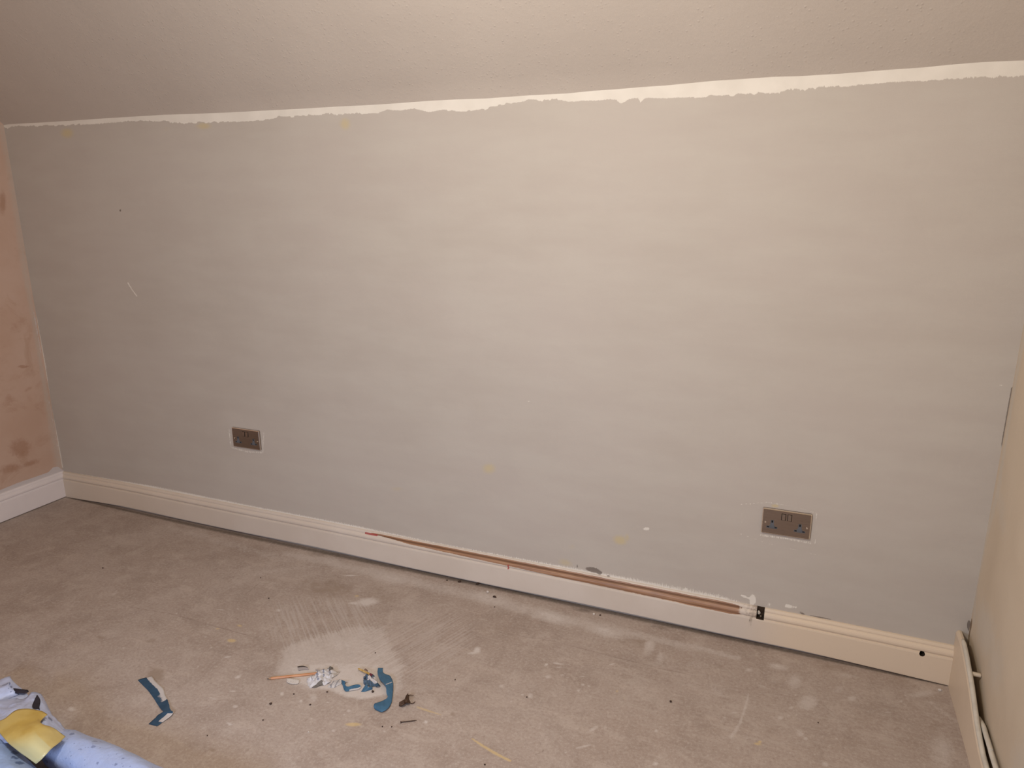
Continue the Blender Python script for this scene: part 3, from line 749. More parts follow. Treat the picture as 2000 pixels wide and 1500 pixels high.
def make_socket(loc, label):
    root = empty('power_socket', loc, label, 'socket', 'brushed metal double sockets on the back wall')
    bm = bmesh.new(); rounded_plate(bm, .146, .086, .0004, -.0085, .004, .0030)
    from_bm('faceplate', bm, [MAT_STEEL, MAT_EDGE], root)
    for s in (-1, 1):
        # grey insert in the form of a T with the earth slot above and two slots below
        cx_ = s*.041
        bm = bmesh.new()
        pts = [(-.0045, .0135), (.0045, .0135), (.0052, -.002), (.0095, -.0075), (.0165, -.0078), (.0165, -.0140), (.007, -.0150), (-.007, -.0150), (-.0165, -.0140), (-.0165, -.0078), (-.0095, -.0075), (-.0052, -.002)]
        f_ = [bm.verts.new((x, -.0092, z)) for x, z in pts]; b_ = [bm.verts.new((x, -.006, z)) for x, z in pts]
        bm.faces.new(f_); bm.faces.new(b_[::-1])
        for k in range(len(pts)): bm.faces.new((f_[k], f_[(k+1) % len(pts)], b_[(k+1) % len(pts)], b_[k]))
        ins = from_bm('socket_insert', bm, MAT_GREY_PL, root); ins.location = (cx_, 0, -.008)
        bm = bmesh.new()
        bevel_box(bm, -.0022, .0022, -.0095, -.0088, .0052, .0125)
        bevel_box(bm, -.0148, -.0082, -.0095, -.0088, -.0122, -.0088)
        bevel_box(bm, .0082, .0148, -.0095, -.0088, -.0122, -.0088)
        from_bm('pin_slots', bm, MAT_SLOT, ins)
        bm = bmesh.new(); cyl(bm, (s*.0615, -.004), .0030, -.0078, -.0097)
        bevel_box(bm, s*.0615-.0024, s*.0615+.0024, -.0099, -.0096, -.0044, -.0036)
        from_bm('screw', bm, MAT_SCREW, root)
        # rocker switch with its dark surround
        bm = bmesh.new(); bevel_box(bm, -.0068, .0068, -.0088, -.0080, -.0112, .0112, .0002, 1)
        sw = from_bm('switch_surround', bm, MAT_SLOT, root); sw.location = (s*.0088, 0, .021)
        bm = bmesh.new(); bevel_box(bm, -.0054, .0054, -.0112, -.0070, -.0098, .0098, .0012)
        for v in bm.verts:
            if v.co.y < -.0088: v.co.y += .0014*(v.co.z/.0098)*.5
        from_bm('rocker', bm, MAT_STEEL, sw)
    return root
make_socket((3.3515, 0, .4435), 'brushed metal double socket low on the wall near the right corner')
make_socket((1.1984, 0, .4529), 'brushed metal double socket low on the wall towards the left corner')

# ------------------------------------------------------------------ LITTER ON THE FLOOR
def ribbon(name, sections, mats, parent=None, nv=8, nu=7, thick=.0006, amp=.0006, seed=0, mark=None):
    """sections: (left point, right point) pairs of world Vectors along a strip; returns a closed thin sheet."""
    Ls = catmull([tuple(a) for a, b in sections], nu); Rs = catmull([tuple(b) for a, b in sections], nu)
    n = len(Ls); P = np.zeros((n, nv+1, 3)); at = np.zeros((n, nv+1, 3))
    for i in range(n):
        for j in range(nv+1):
            t = j/nv; p = Ls[i]*(1-t)+Rs[i]*t
            w = noise.noise(Vector((p[0]*60+seed, p[1]*60, p[2]*40)))
            rag = noise.noise(Vector((p[0]*160, p[1]*160, seed)))*.0008 if j in (0, nv) else 0
            p = p + np.array([rag, rag*.7, max(0, w)*amp*2]); p[2] = max(p[2], thick)
            P[i, j] = p
            at[i, j] = mark(i/(n-1), t) if mark else (0, 0, 0)
    o = grid_mesh(name, P, mats, {'mark': at}, parent)
    md = o.modifiers.new('thickness', 'SOLIDIFY'); md.thickness = thick; md.offset = -1
    return o
def F(px, py, z=0.0): return on_floor(px, py, z)
def blue_tape_mat(name, base):
    M = Mat(name, .55, .3); A = M.attr('mark')
    n = M.noise(260, 5, .7); n2 = M.noise(45, 3)
    c = M.mix(M.ramp(n2, .3, .7), tuple(x*.86 for x in base), tuple(x*1.14 for x in base))
    w = M.ramp(M.math('ADD', A[0], M.math('MULTIPLY', M.math('SUBTRACT', n, .5), .9)), .45, .60)
    c = M.mix(w, c, (.55, .52, .52))
    c = M.mix(M.ramp(A[1], .4, .7, 0, .9), c, (.02, .02, .03))
    M.color(c); M.bump(M.noise(150, 3), .25, .0008)
    return M.m
MAT_BLUE = blue_tape_mat('blue_masking_tape', (.050, .135, .235))
MAT_NAVY = blue_tape_mat('dark_blue_masking_tape', (.030, .072, .130))

# left piece: long strip with a bent tail, plaster stuck along one edge
def mk_left(u_, t):
    a = 0
    if u_ < .36 and t > .55: a = .9*min(1, (t-.5)/.2)
    if .30 < u_ < .40: a = max(a, .75*t+.15)
    if u_ > .42 and t > .90: a = .55
    if u_ > .72 and t > .62: a = .85
    if u_ > .93: a = .1
    return (a, 0, 0)
tl = [((269, 1328), (296, 1320)), ((279, 1338), (305, 1332)), ((292, 1352), (318, 1344)), ((303, 1368), (322, 1356)), ((312, 1382), (329, 1371)), ((318, 1388), (333, 1386)), ((317, 1391), (338, 1390)),
      ((309, 1396), (335, 1397)), ((301, 1404), (322, 1407)), ((290, 1414), (307, 1418))]
zz = [.001, .002, .002, .001, .003, .006, .008, .005, .003, .001]
o = ribbon('masking_tape_scrap', [(F(*a, z_), F(*b, z_+.001)) for (a, b), z_ in zip(tl, zz)], MAT_NAVY, seed=2, mark=mk_left, thick=.0008)
tag(o, 'dark blue tape scrap with bent tail and plastered edge, lying alone on the left', 'tape')

# curved blue strip on the right of the litter
tr = [((738, 1304.5), (748, 1304.5)), ((737.5, 1312), (748, 1312)), ((739, 1321), (752, 1316)), ((744, 1329), (762, 1320)), ((751, 1336), (767, 1330)), ((754, 1343), (768, 1338)), ((755, 1353), (767.5, 1350)), ((757, 1362), (766, 1364)), ((746, 1369), (764, 1374)), ((732, 1374), (757, 1384)), ((730, 1380), (747, 1390)), ((733, 1386), (740, 1390))]
zr = [.002, .004, .010, .014, .018, .016, .010, .006, .006, .010, .008, .002]
def mk_r(u_, t): return (.62 if (.37 < u_ < .395 and .1 < t < .9) else .0, 0, 0)
o = ribbon('masking_tape_scrap', [(F(*a, z_), F(*b, z_*.6)) for (a, b), z_ in zip(tr, zr)], MAT_BLUE, seed=5, mark=mk_r, thick=.0008)
tag(o, 'blue S shaped tape strip curling at the right end of the litter', 'tape')

# small blue hook shaped bit
tm = [((676, 1333), (682, 1329)), ((667, 1328), (674, 1333)), ((669, 1338), (675, 1339)), ((674, 1349.5), (680, 1341)), ((686, 1348.5), (690, 1338)), ((700, 1346), (699, 1337)), ((706, 1342), (703, 1338))]
def mk_m(u_, t): return (.7 if (u_ < .12 or (u_ > .6 and t < .35)) else .1, 0, 0)
o = ribbon('masking_tape_scrap', [(F(*a, .003), F(*b, .008)) for a, b in tm], MAT_BLUE, seed=9, mark=mk_m, thick=.0008)
tag(o, 'small blue hook shaped tape scrap between the crumpled paper and the blue and white wad', 'tape')
ts = [((705, 1351), (716, 1334)), ((712, 1351), (719, 1341)), ((722, 1348), (722, 1342)), ((728, 1346), (727, 1343))]
o = ribbon('masking_tape_scrap', [(F(*a, .001), F(*b, .010)) for a, b in ts], MAT_BLUE, seed=12, mark=lambda a, t: (.35*t+.1, 0, 0), thick=.0008)
tag(o, 'tiny pointed blue tape flake touching the wad of tape and plaster', 'tape')

# crumpled sheets: irregular outline, creased height field
def crumple(name, cpx, rx, ry, ang, height, mats, seed, parent=None, n=34, arch=.6, mark=None):
    c = F(*cpx); _, J = fl.jac(*cpx)
    P = np.zeros((n+1, n+1, 3)); at = np.zeros((n+1, n+1, 3))
    a = math.radians(ang)
    for i in range(n+1):
        for j in range(n+1):
            s_, t_ = i/n*2-1, j/n*2-1
            # square to disc
            x = s_*math.sqrt(1-t_*t_/2); y = t_*math.sqrt(1-s_*s_/2)
            rad = 1+.28*noise.noise(Vector((x*1.8+seed, y*1.8, 0)))+.10*noise.noise(Vector((x*6, y*6, seed)))
            X_ = x*rx*rad; Y_ = y*ry*rad
            xr = X_*math.cos(a)-Y_*math.sin(a); yr = X_*math.sin(a)+Y_*math.cos(a)
            w = J @ np.array([xr, yr])
            r2 = x*x+y*y
            hgt = arch*(1-r2)+.55*abs(noise.noise(Vector((x*2.2+seed, y*2.6, 1))))+.25*abs(noise.noise(Vector((x*5.5, y*5.5+seed, 2))))-.15
            P[i, j] = (c.x+w[0], c.y+w[1], max(.0009, hgt*height))
            at[i, j] = mark(x, y) if mark else (0, 0, 0)
    # back-shift the raised parts so that the sheet still sits over its footprint
    o = grid_mesh(name, P, mats, {'mark': at}, parent)
    md = o.modifiers.new('thickness', 'SOLIDIFY'); md.thickness = .0006; md.offset = 1
    return o
M = Mat('white_paper_grey_stripes', .6, .3); A = M.attr('mark')
n = M.noise(120, 4, .6)
c = M.mix(M.ramp(n, .35, .65), (.56, .55, .58), (.66, .66, .70))
c = M.mix(M.ramp(M.math('ADD', A[0], M.math('MULTIPLY', M.math('SUBTRACT', n, .5), .5)), .45, .6, 0, .85), c, (.17, .19, .26))
c = M.mix(M.ramp(A[1], .3, .8, 0, .85), c, (.42, .37, .32))
c = M.mix(M.ramp(M.math('ADD', A[2], M.math('MULTIPLY', M.math('SUBTRACT', n, .5), .6)), .4, .7, 0, .9), c, (.10, .085, .07))
M.color(c); M.bump(n, .4, .0015); MAT_PAPER = M.m
def stripes(x, y):
    k = 1.0 if (math.sin(x*15+y*3) > .62 and y < .35 and -.65 < x < .8 and abs(math.sin(y*5+x)) > .25) else 0.0
    return (k, max(0, (x-.1)*.9 if y > -.2 else 0)*1.2, 1.0 if (x > .55 and y < -.05) or (x < -.15 and y > .58) else 0)
o = crumple('crumpled_paper', (630, 1324), 30, 15, -25, .024, MAT_PAPER, 4, mark=stripes)
tag(o, 'crumpled white paper with grey stripes lying over the end of the orange pencil', 'paper')
o = crumple('paper_scrap', (656, 1336), 15, 6, -25, .008, MAT_PAPER, 11, mark=lambda x, y: (.8 if math.sin(x*7+y*4) > .5 else 0, .5, 0), n=18)
tag(o, 'flat torn striped paper scrap at the right edge of the crumpled paper', 'paper')
def mk_w(x, y): return (.95 if (x+y*.6 > -.15+.3*math.sin(x*9)) and y < .45 else (.35 if x > -.5 else .2), 0, 1 if x < -.7 and y > 0 else 0)
MAT_WAD = blue_tape_mat('blue_tape_wad', (.075, .125, .195))
o = crumple('tape_wad', (724, 1330), 16, 11, 20, .024, MAT_WAD, 17, mark=lambda x, y: (mk_w(x, y)[0], mk_w(x, y)[2], 0))
tag(o, 'crumpled wad of blue tape mixed with white plaster at the middle of the litter', 'tape')
tail = ribbon('tape_tail', [(F(734, 1341, .006), F(732, 1336, .012)), (F(740, 1340, .008), F(738, 1334, .010)), (F(743, 1341, .001), F(743, 1339, .001))], MAT_NAVY, seed=3, mark=lambda a, t: (.1, .3, 0))

# make the tail a part of the wad
tail.parent = o

# pencil
pa, pb = F(521.5, 1328), F(622, 1317)
d = (pb-pa); L = d.length; d.normalize()
pen = empty('pencil', pa, 'orange wooden pencil pointing left with its other end under the crumpled paper', 'pencil', rot=(0, 0, math.atan2(d.y, d.x)))
R0 = .0038
def lathe_x(name, prof, seg, mats, parent, zc):
    bm = bmesh.new(); rings = []
    for x, r in prof:
        rings.append([bm.verts.new((x, r*math.cos(2*PI*k/seg), zc+r*math.sin(2*PI*k/seg))) for k in range(seg)])
    for a, b in zip(rings[:-1], rings[1:]):
        for k in range(seg): bm.faces.new((a[k], a[(k+1) % seg], b[(k+1) % seg], b[k]))
    bm.faces.new(rings[0]); bm.faces.new(rings[-1])
    return from_bm(name, bm, mats, parent)
M = Mat('orange_pencil_paint', .4, .5)
g = M.noise(1, 3, vec=M.mapping((20, 300, 300), vec=M.tc))
M.color(M.mix(M.ramp(g, .35, .65), (.50, .20, .065), (.66, .31, .12))); MAT_ORANGE = M.m
lathe_x('barrel', [(.013, R0), (L, R0)], 6, MAT_ORANGE, pen, R0)
lathe_x('sharpened_cone', [(.005, R0*.45), (.013, R0)], 12, plain('bare_pencil_wood', (.42, .27, .16), .7), pen, R0)
lathe_x('lead', [(0, R0*.16), (.005, R0*.45)], 10, plain('graphite', (.06, .055, .055), .4), pen, R0)

# torn chip with faint print beneath the pencil
MAT_CHIP = Mat('printed_white_chip', .6, .3)
vv = MAT_CHIP.noise(330, 2, vec=MAT_CHIP.mapping((1, 1, 1), vec=MAT_CHIP.tc))
MAT_CHIP.color(MAT_CHIP.mix(MAT_CHIP.ramp(vv, .56, .66, 0, .55), (.60, .56, .53), (.28, .25, .24))); MAT_CHIP = MAT_CHIP.m
sec = [((561, 1326), (560, 1333)), ((568, 1326), (566, 1335.5)), ((575, 1327), (574, 1336.5)), ((582, 1328), (581, 1336)), ((584, 1329), (584, 1334))]
o = ribbon('plaster_flake', [(F(*a, .004), F(*b, .0015)) for a, b in sec], MAT_CHIP, seed=21, thick=.0018)
tag(o, 'small white flake with specks tucked against the lower side of the orange pencil', 'flake')
# grey torn flake above the pencil
MAT_GREYF = Mat('grey_torn_flake', .8, .2); A = MAT_GREYF.attr('mark'); nn = MAT_GREYF.noise(350, 4, .7)
MAT_GREYF.color(MAT_GREYF.mix(MAT_GREYF.ramp(MAT_GREYF.math('ADD', A[0], MAT_GREYF.math('MULTIPLY', MAT_GREYF.math('SUBTRACT', nn, .5), .8)), .35, .65), (.34, .30, .29), (.07, .055, .05))); MAT_GREYF = MAT_GREYF.m
sec = [((581, 1302), (583, 1310)), ((587, 1301), (588, 1309)), ((594, 1301), (596, 1308)), ((600, 1303), (604, 1308))]
o = ribbon('grey_flake', [(F(*a, .006), F(*b, .0012)) for a, b in sec], MAT_GREYF, seed=31, mark=lambda u_, t: (.95 if t < .35 else .2, 0, 0), thick=.0012)
tag(o, 'ragged dark grey flake lying just behind the orange pencil', 'flake')
sec = [((616, 1307), (617, 1309)), ((621, 1308), (620, 1311)), ((625, 1309), (624, 1311))]
o = ribbon('grey_flake', [(F(*a, .003), F(*b, .0012)) for a, b in sec], MAT_GREYF, seed=33, mark=lambda u_, t: (.3, 0, 0), thick=.001)
tag(o, 'tiny pale grey flake just behind the crumpled striped paper', 'flake')

# short yellow stub with a dark red end, and the curl beside it
pa, pb = F(699, 1305.5, .006), F(723, 1317, .016)
d = pb-pa; L = d.length
stub = empty('wooden_stub', pa, 'short yellow wooden stub with dark red end leaning on the blue and white wad', 'stick', rot=(0, -math.asin(d.z/L), math.atan2(d.y, d.x)))
M = Mat('yellow_stub_paint', .45, .4)
M.color(M.mix(M.ramp(M.noise(90, 3, vec=M.tc), .35, .65), (.46, .27, .06), (.62, .43, .17)))
lathe_x('shaft', [(0, .0010), (.006, .0030), (L, .0034)], 6, M.m, stub, 0)
lathe_x('red_end', [(L, .0036), (L+.008, .0036), (L+.010, .0026)], 10, plain('dark_red_paint', (.13, .02, .035), .5), stub, 0)
tube_mesh('thread', [(L+.009, 0, 0), (L+.014, -.002, -.002), (L+.021, -.004, -.006)], .0011, plain('grey_blue_thread', (.14, .16, .22), .7), stub, 6)
sec = [((711, 1307), (712, 1310)), ((714, 1305.5), (715, 1309)), ((717, 1308), (716, 1310)), ((719, 1311), (717, 1311))]
o = ribbon('wood_shaving', [(F(*a, .006), F(*b, .002)) for a, b in sec], plain('brown_shaving', (.26, .19, .17), .8), seed=35, thick=.0008)
tag(o, 'tiny curled brown shaving beside the yellow stub', 'shaving')

# brown twisted clump, nail
MAT_BRN = plain('dark_brown_fibre', (.085, .050, .032), .85, var=.4, scale=300, bump=.5)
base = F(787, 1376)
clump = empty('fibre_clump', base, 'dark brown clump of torn fibre with stray strands, right of the blue strip', 'debris')
def L_(px, py, z=.0): return F(px, py, z)-base
bm = bmesh.new()
outline = [(779, 1379), (780, 1371), (785, 1369), (790, 1366), (793, 1358), (796, 1355), (799, 1358), (799, 1366), (802, 1371), (800, 1374), (794, 1374), (788, 1377), (784, 1380)]
mid_ = [F((p[0]*.45+790*.55), (p[1]*.45+1371*.55), .014)-base for p in outline]
lo_ = [L_(*p) for p in outline]; hi_ = [L_(p[0]*.85+790*.15, p[1]*.85+1370*.15, .009+.004*(k % 2)) for k, p in enumerate(outline)]
vl = [bm.verts.new(v) for v in lo_]; vh = [bm.verts.new(v) for v in hi_]; vm = [bm.verts.new(v+Vector((0, 0, .003*(k % 3)))) for k, v in enumerate(mid_)]
nn_ = len(outline)
for a, b in ((vl, vh), (vh, vm)):
    for k in range(nn_): bm.faces.new((a[k], a[(k+1) % nn_], b[(k+1) % nn_], b[k]))
bm.faces.new(vm); bm.faces.new(vl)
from_bm('clump_body', bm, MAT_BRN, clump)
for pts in ([(797, 1358, .006), (802, 1357.5, .008), (808, 1358, .004)], [(799, 1372, .006), (804, 1374, .004), (808, 1373, .003), (811, 1370, .006)], [(796, 1357, .008), (797, 1353.5, .010)]):
    tube_mesh('strand', [L_(*p) for p in pts], [.0014]*(len(pts)-1)+[.0007], MAT_BRN, clump, 6)
pa, pb = F(783, 1410.5, .003), F(814, 1407, .0015)
nail = empty('nail', pa, 'thin dark rusty nail lying in front of the brown clump', 'nail')
dd = pb-pa; MAT_RUST = plain('rusty_steel', (.055, .030, .024), .7, var=.4, scale=200)
tube_mesh('shank', [dd*0.0, dd*.3, dd*.85, dd], [.0013, .0013, .0011, .0003], MAT_RUST, nail, 8)
tube_mesh('nail_head', [dd*-.03, dd*.02], .0030, MAT_RUST, nail, 12)

# loose grit and crumbs: each one its own thing
MAT_GRIT = plain('dark_grit', (.060, .038, .030), .9, var=.4, scale=500)
MAT_CRUMB = plain('white_plaster_crumb', (.62, .58, .55), .85, var=.1, scale=500)
grit = [(529, 1375.5, 3.2, 3.0, 'round dark pellet in front of the pencil tip', 1), (606, 1377, 2.4, 2, 'dark brown crumb in front of the striped paper', 1),
        (574, 1356, 2, 1.5, 'small dark crumb between pencil and round pellet', 1), (639, 1352, 2.6, 1.6, 'dark crumb on the plaster patch below the striped paper', 1),
        (728, 1351.5, 3.4, 2.2, 'dark brown crumb below the blue and white wad', 1), (514, 1407, 2.0, 1.6, 'dark grain left of and in front of the round pellet', 1),
        (405, 1437, 1.8, 1.6, 'dark grain in front of the bent navy tape scrap', 1), (947, 1494, 2.2, 2, 'black grain near the front edge by the long yellow smear', 1),
        (873, 1134, 2.0, 1.6, 'small dark crumb below the skirting board, leftmost of three', 1), (898, 1137, 3.4, 2.4, 'middle dark crumb of three at the skirting board gap', 1),
        (932, 1142, 4.2, 2.0, 'largest dark crumb in the skirting board gap', 1), (966, 1166.5, 5.0, 1.6, 'long thin grey brown splinter on dust below the skirting board', 1),
        (966, 1186, 1.6, 1.4, 'dark grain just in front of the grey brown splinter', 1), (1310, 1371, 3.0, 1.8, 'dark oval crumb alone on the right half of the floor', 1),
        (889, 1328, 1.6, 1.4, 'tiny black grain right of the blue S shaped strip', 1), (733, 1275.5, 1.6, 1.4, 'tiny black grain behind the blue S shaped strip', 1),
        (1029, 1362, 1.8, 1.6, 'dark grain beside a round white splash on the floor', 1), (747, 1419.5, 1.6, 1.5, 'dark grain left of the nail', 1), (765, 1420, 1.6, 1.5, 'dark grain just in front of the nail', 1),
        (509, 1129, 1.4, 1.2, 'tiny black grain at the far left of the scraper streaks', 1), (525, 1169, 1.8, 1.4, 'black grain at the corner of the scraper streaks', 1), (201, 1110, 1.8, 1.2, 'lone dark grain on the far left floor', 1),
        (1598, 1412, 1.8, 1.3, 'tiny dark grain on the pale patches near the right', 1),
        (1160, 1200, 3.0, 1.6, 'white plaster crumb under the middle of the skirting board', 0), (1172, 1202, 2.0, 1.2, 'small dark crumb beside the white one under the skirting board', 1),
        (953, 1157, 3.4, 1.8, 'small white flake below the skirting board', 0), (1836, 1348.5, 5.0, 2.2, 'pale shiny chip near the right corner of the floor', 0), (603, 1430, 2.0, 1.4, 'white crumb in front of the dark brown crumb', 0)]
for k, (px, py, a, b, lab, dark_) in enumerate(grit):
    p = F(px, py); _, J = fl.jac(px, py); s_ = abs(np.linalg.det(J))**.5
    ra = a*np.hypot(J[0, 0], J[1, 0]); rb = b*np.hypot(J[0, 1], J[1, 1])
    h_ = min(ra, rb)*.8
    o = chunk('crumb', Vector((p.x, p.y, h_*.5)), (ra, min(rb, ra), h_), MAT_GRIT if dark_ else MAT_CRUMB, None, k+1, .5, 2)
    o.rotation_euler = (0, 0, random.uniform(-.3, .3) + YAW*-1*0 + .35)
    tag(o, lab, 'crumb', 'loose crumbs on the floor')

# ------------------------------------------------------------------ PATTERNED ROLLS, LOWER LEFT
def flower_mat(name, base, dk, scale, thresh, rough=.38, big=0.0):
    M = Mat(name, rough, .45)
    A = M.attr('mark')
    w = M.mapping((1, 1, 1), vec=M.pos)
    nz_ = M.noise(scale*1.6, 3, .6)
    v_ = M.voronoi(scale); vc = M.voronoi(scale, out='Color'); s = M.n.new('ShaderNodeSeparateColor'); M.link(vc, s.inputs[0])
    f = M.ramp(M.math('ADD', v_, M.math('MULTIPLY', M.math('SUBTRACT', nz_, .5), .7)), (.16+big), (.24+big), 1, 0)
    f = M.math('MULTIPLY', f, M.ramp(s.outputs[0], thresh, thresh+.08))
    v2 = M.voronoi(scale*2.6); vc2 = M.voronoi(scale*2.6, out='Color'); s2 = M.n.new('ShaderNodeSeparateColor'); M.link(vc2, s2.inputs[0])
    f2 = M.math('MULTIPLY', M.ramp(v2, .14, .22, 1, 0), M.ramp(s2.outputs[0], .66, .72))
    c = M.mix(M.ramp(M.noise(9, 3), .3, .7), tuple(x*.93 for x in base), base)
    pale = M.ramp(M.noise(scale*.55, 2), .55, .62, 0, .35)
    c = M.mix(pale, c, tuple(min(1, x*1.12) for x in base))
    c = M.mix(M.math('MULTIPLY', f, .75), c, dk)
    c = M.mix(M.math('MULTIPLY', f2, .6), c, dk)
    M.color(c)
    M.bump(M.noise(22, 4, .6), .5, .008)
    return M.m
MAT_ROLL = flower_mat('pale_blue_patterned_vinyl', (.40, .485, .74), (.17, .21, .36), 38, .50)
MAT_ROLL2 = flower_mat('blue_flowered_vinyl', (.33, .46, .76), (.06, .10, .22), 34, .10, big=.14)
MAT_PLASTIC = flower_mat('white_crumpled_vinyl', (.52, .60, .86), (.10, .12, .22), 30, .66)
MAT_INNER_SHADE = plain('inside_shade', (.028, .024, .036), .8)  # near-black colour standing in for shade inside rolls and folds

bundle = empty('taped_bundle', F(40, 1400), 'pale blue patterned vinyl rolls bundled with yellow tape in the bottom left corner', 'bundle')
B0 = Vector(bundle.location)
def roll(name, a, b, r, mat, label, seed, taper=1.0, n=60, seg=48):
    """a cushiony rolled sheet lying on the floor from a to b (floor points)"""
    a = Vector((a.x, a.y, 0)); b = Vector((b.x, b.y, 0))
    d = b-a; L = d.length; d.normalize(); s = Vector((-d.y, d.x, 0))
    P = np.zeros((seg, n+1, 3))
    for i in range(n+1):
        t = i/n
        for k in range(seg):
            an = 2*PI*k/seg
            rr = r*(1+(taper-1)*t)
            q_ = Vector((t*L*7, math.cos(an)*1.1+seed, math.sin(an)*1.1))
            w = 1+.10*noise.noise(q_)+.05*noise.noise(q_*2.7)
            if i < 4: w *= .80+.05*i
            zc = rr*1.0
            p = d*(t*L) + s*(math.cos(an)*rr*w) + Vector((0, 0, max(.001, zc+math.sin(an)*rr*w*.98)))
            P[k, i] = p
    P = P + np.array(a) - np.array(B0)
    o = grid_mesh('rolled_sheet', P, mat, {'mark': np.zeros((seg, n+1, 3))}, bundle, closed_u=True)
    o['label'] = label; root = o
    # spiral end
    bm = bmesh.new(); sp = []
    for k in range(70):
        an = k*.28; rr = r*(.76-.0098*k)
        if rr < .006: break
        sp.append((math.cos(an)*rr, math.sin(an)*rr))
    for (y0, z0), (y1, z1) in zip(sp[:-1], sp[1:]):
        vs = [bm.verts.new(a-B0+d*e+s*y_+Vector((0, 0, r+z_))) for e, y_, z_ in ((-.002, y0, z0), (-.002, y1, z1), (.06, y1, z1), (.06, y0, z0))]
        bm.faces.new(vs)
    e = from_bm('inner_layers', bm, mat, root)
    md = e.modifiers.new('thickness', 'SOLIDIFY'); md.thickness = .0012
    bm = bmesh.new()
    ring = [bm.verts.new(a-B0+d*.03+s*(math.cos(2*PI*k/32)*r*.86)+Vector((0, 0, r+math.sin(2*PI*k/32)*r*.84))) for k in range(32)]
    bm.faces.new(ring); from_bm('core_shade', bm, MAT_INNER_SHADE, root)  # dark disc painted as the shade inside the roll end
    return root
# tube one: silhouette upper edge runs (105,1402) > (300,1500)
R1 = .048
def top_on(px, py, z): return F(px, py, z)
a1 = F(106, 1452, R1); b1 = F(420, 1622, R1)
roll1 = roll('patterned_roll', a1, b1, R1, MAT_ROLL, 'pale blue and white roll', 3.0, 1.30)
a2 = F(-120, 1402, .062); b2 = F(85, 1612, .062)
roll2 = roll('patterned_roll', a2, b2, .062, MAT_ROLL2, 'blue flowered roll', 8.0, 1.05)

# gathered end: looped plastic, with dark patches for the shade in its openings
def loop_ribbon(name, ctr, rx, rz, tilt, width, z0, mat, seed, a0=0, a1=2*PI, yaw=0.0, flat=.9):
    """a bent band: an ellipse standing in a plane, extruded by width along the view-independent axis"""
    c = F(*ctr, z0)-B0; n_ = 40; P = np.zeros((n_+1, 9, 3))
    ax = Vector((math.cos(yaw), math.sin(yaw), 0)); ay = Vector((-math.sin(yaw), math.cos(yaw), 0))
    for i in range(n_+1):
        an = a0+(a1-a0)*i/n_
        for j in range(9):
            t = j/8-.5
            k = 1+.12*noise.noise(Vector((math.cos(an)*2+seed, math.sin(an)*2, t*2)))
            p = c + ax*(math.cos(an)*rx*k) + Vector((0, 0, 1))*(math.sin(an)*rz*k) + ay*(t*width*(1+.2*math.sin(an*2+seed))) + ay*(tilt*math.sin(an)*rz)
            p.z = max(p.z+B0.z, .001)-B0.z
            P[i, j] = p
    o = grid_mesh(name, P, mat, {'mark': np.zeros((n_+1, 9, 3))}, bun)
    md = o.modifiers.new('thickness', 'SOLIDIFY'); md.thickness = .0016
    return o
def sheet(name, pts, mat, parent, off, seed, amp=.006, thick=.0015, sub=12, mark=None):
    """draped sheet over a 4-corner-row control net of (px,py,z)"""
    rows = [[np.array(F(*p))-np.array(off) for p in r] for r in pts]
    rr = [catmull(r, sub) for r in rows]
    cols = [catmull([r[k] for r in rr], sub) for k in range(len(rr[0]))]
    P = np.array(cols); mk = np.zeros(P.shape)
    for i in range(P.shape[0]):
        for j in range(P.shape[1]):
            if mark: mk[i, j] = mark(i/(P.shape[0]-1), j/(P.shape[1]-1))
            p = P[i, j]; w = noise.noise(Vector((p[0]*26+seed, p[1]*26, p[2]*26)))+.5*noise.noise(Vector((p[0]*70+seed, p[1]*70, p[2]*70)))
            P[i, j, 2] += amp*w
            if P[i, j, 2]+off[2] < .0015: P[i, j, 2] = .0015-off[2]
    o = grid_mesh(name, P, mat, {'mark': mk}, parent)
    md = o.modifiers.new('thickness', 'SOLIDIFY'); md.thickness = thick; md.offset = 1
    return o
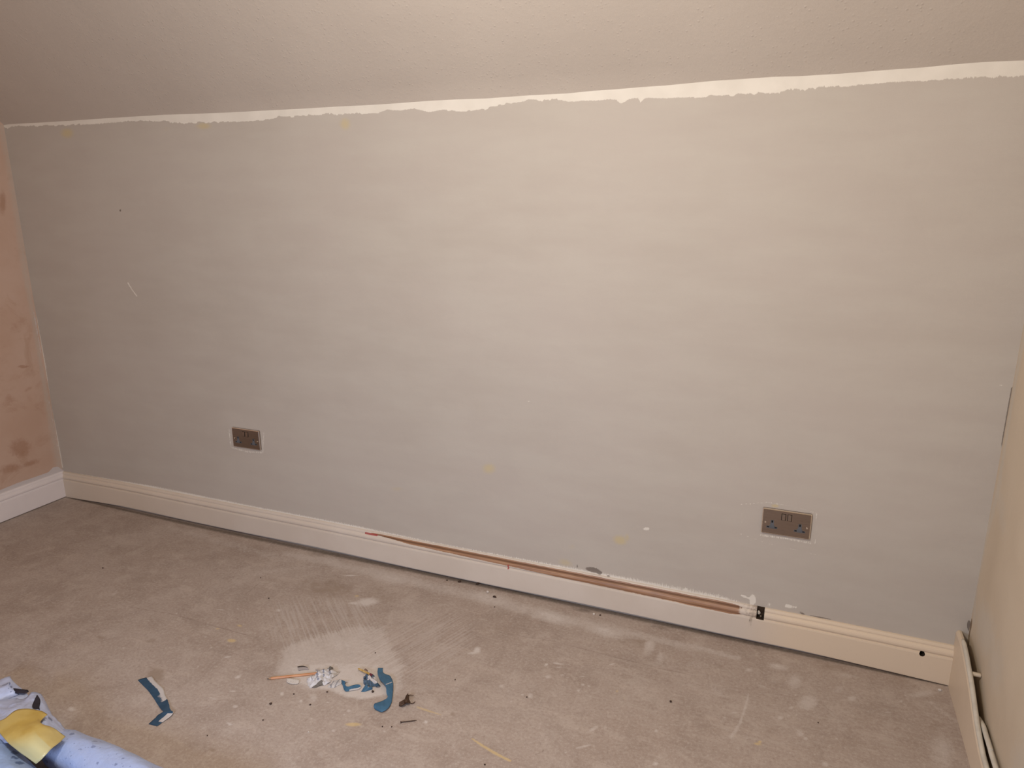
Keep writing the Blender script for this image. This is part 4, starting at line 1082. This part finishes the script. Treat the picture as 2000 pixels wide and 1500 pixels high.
bun = sheet('gathered_end', [[(-60, 1364, .06), (-10, 1366, .070), (25, 1364, .07), (46, 1364, .080), (62, 1351, .10), (80, 1354, .085), (90, 1372, .05)],
                       [(-60, 1395, .09), (-10, 1392, .105), (20, 1388, .11), (45, 1390, .12), (66, 1388, .118), (86, 1380, .105), (102, 1396, .06)],
                       [(-60, 1430, .10), (-10, 1425, .12), (20, 1420, .125), (48, 1420, .128), (72, 1418, .125), (96, 1412, .115), (118, 1412, .07)],
                       [(-50, 1450, .09), (0, 1450, .11), (30, 1450, .12), (60, 1448, .122), (85, 1440, .12), (108, 1432, .112), (135, 1432, .080)]],
      MAT_PLASTIC, bundle, B0, 5, .007)

loop_ribbon('folded_loop', (16, 1353), .078, .014, .15, .050, .044, MAT_PLASTIC, 1, yaw=-.30)
loop_ribbon('folded_loop', (0, 1360), .034, .020, .1, .060, .056, MAT_PLASTIC, 2, yaw=-.30)
sheet('opening_shade', [[(72, 1357, .112), (74, 1358, .112)], [(66, 1370, .118), (79, 1368, .116)], [(63, 1380, .121), (77, 1380, .119)], [(72, 1383, .121), (78, 1386, .119)]], MAT_INNER_SHADE, bun, B0, 9, .0005, .0008, 4)  # flat dark sheets standing in for shade inside the folds
sheet('opening_shade', [[(26, 1344, .070), (54, 1347, .062)], [(28, 1349, .070), (56, 1351, .060)], [(30, 1354, .066), (48, 1354, .062)]], MAT_INNER_SHADE, bun, B0, 10, .0005, .0008, 4)

# yellow tape over the rolls
M = Mat('yellow_packing_tape', .30, .5)
n = M.noise(16, 3)
A = M.attr('mark'); c = M.mix(M.ramp(n, .35, .65), (.52, .36, .085), (.60, .45, .14))
M.color(M.mix(A[0], c, (.58, .56, .33))); MAT_YEL = M.m
o = sheet('yellow_tape', [[(-14, 1412, .128), (8, 1404, .140), (30, 1387, .142), (52, 1384, .142), (80, 1388, .140), (93, 1395, .133)],
                          [(-6, 1424, .134), (14, 1420, .145), (34, 1412, .150), (56, 1408, .150), (72, 1404, .148), (80, 1408, .140)],
                          [(6, 1440, .138), (26, 1438, .150), (44, 1430, .156), (64, 1424, .158), (80, 1414, .152), (82, 1414, .142)],
                          [(26, 1460, .136), (42, 1455, .148), (58, 1447, .156), (74, 1438, .156), (96, 1426, .146), (103, 1421, .138)],
                          [(70, 1492, .120), (80, 1484, .130), (90, 1474, .138), (100, 1463, .138), (116, 1450, .130), (128, 1438, .122)]],
          MAT_YEL, bundle, B0, 15, .0012, .0008, 8, mark=lambda a, b: (.85*min(1, max(0, (b-.55)/.3))*(1 if a < .62 else .35), 0, 0))
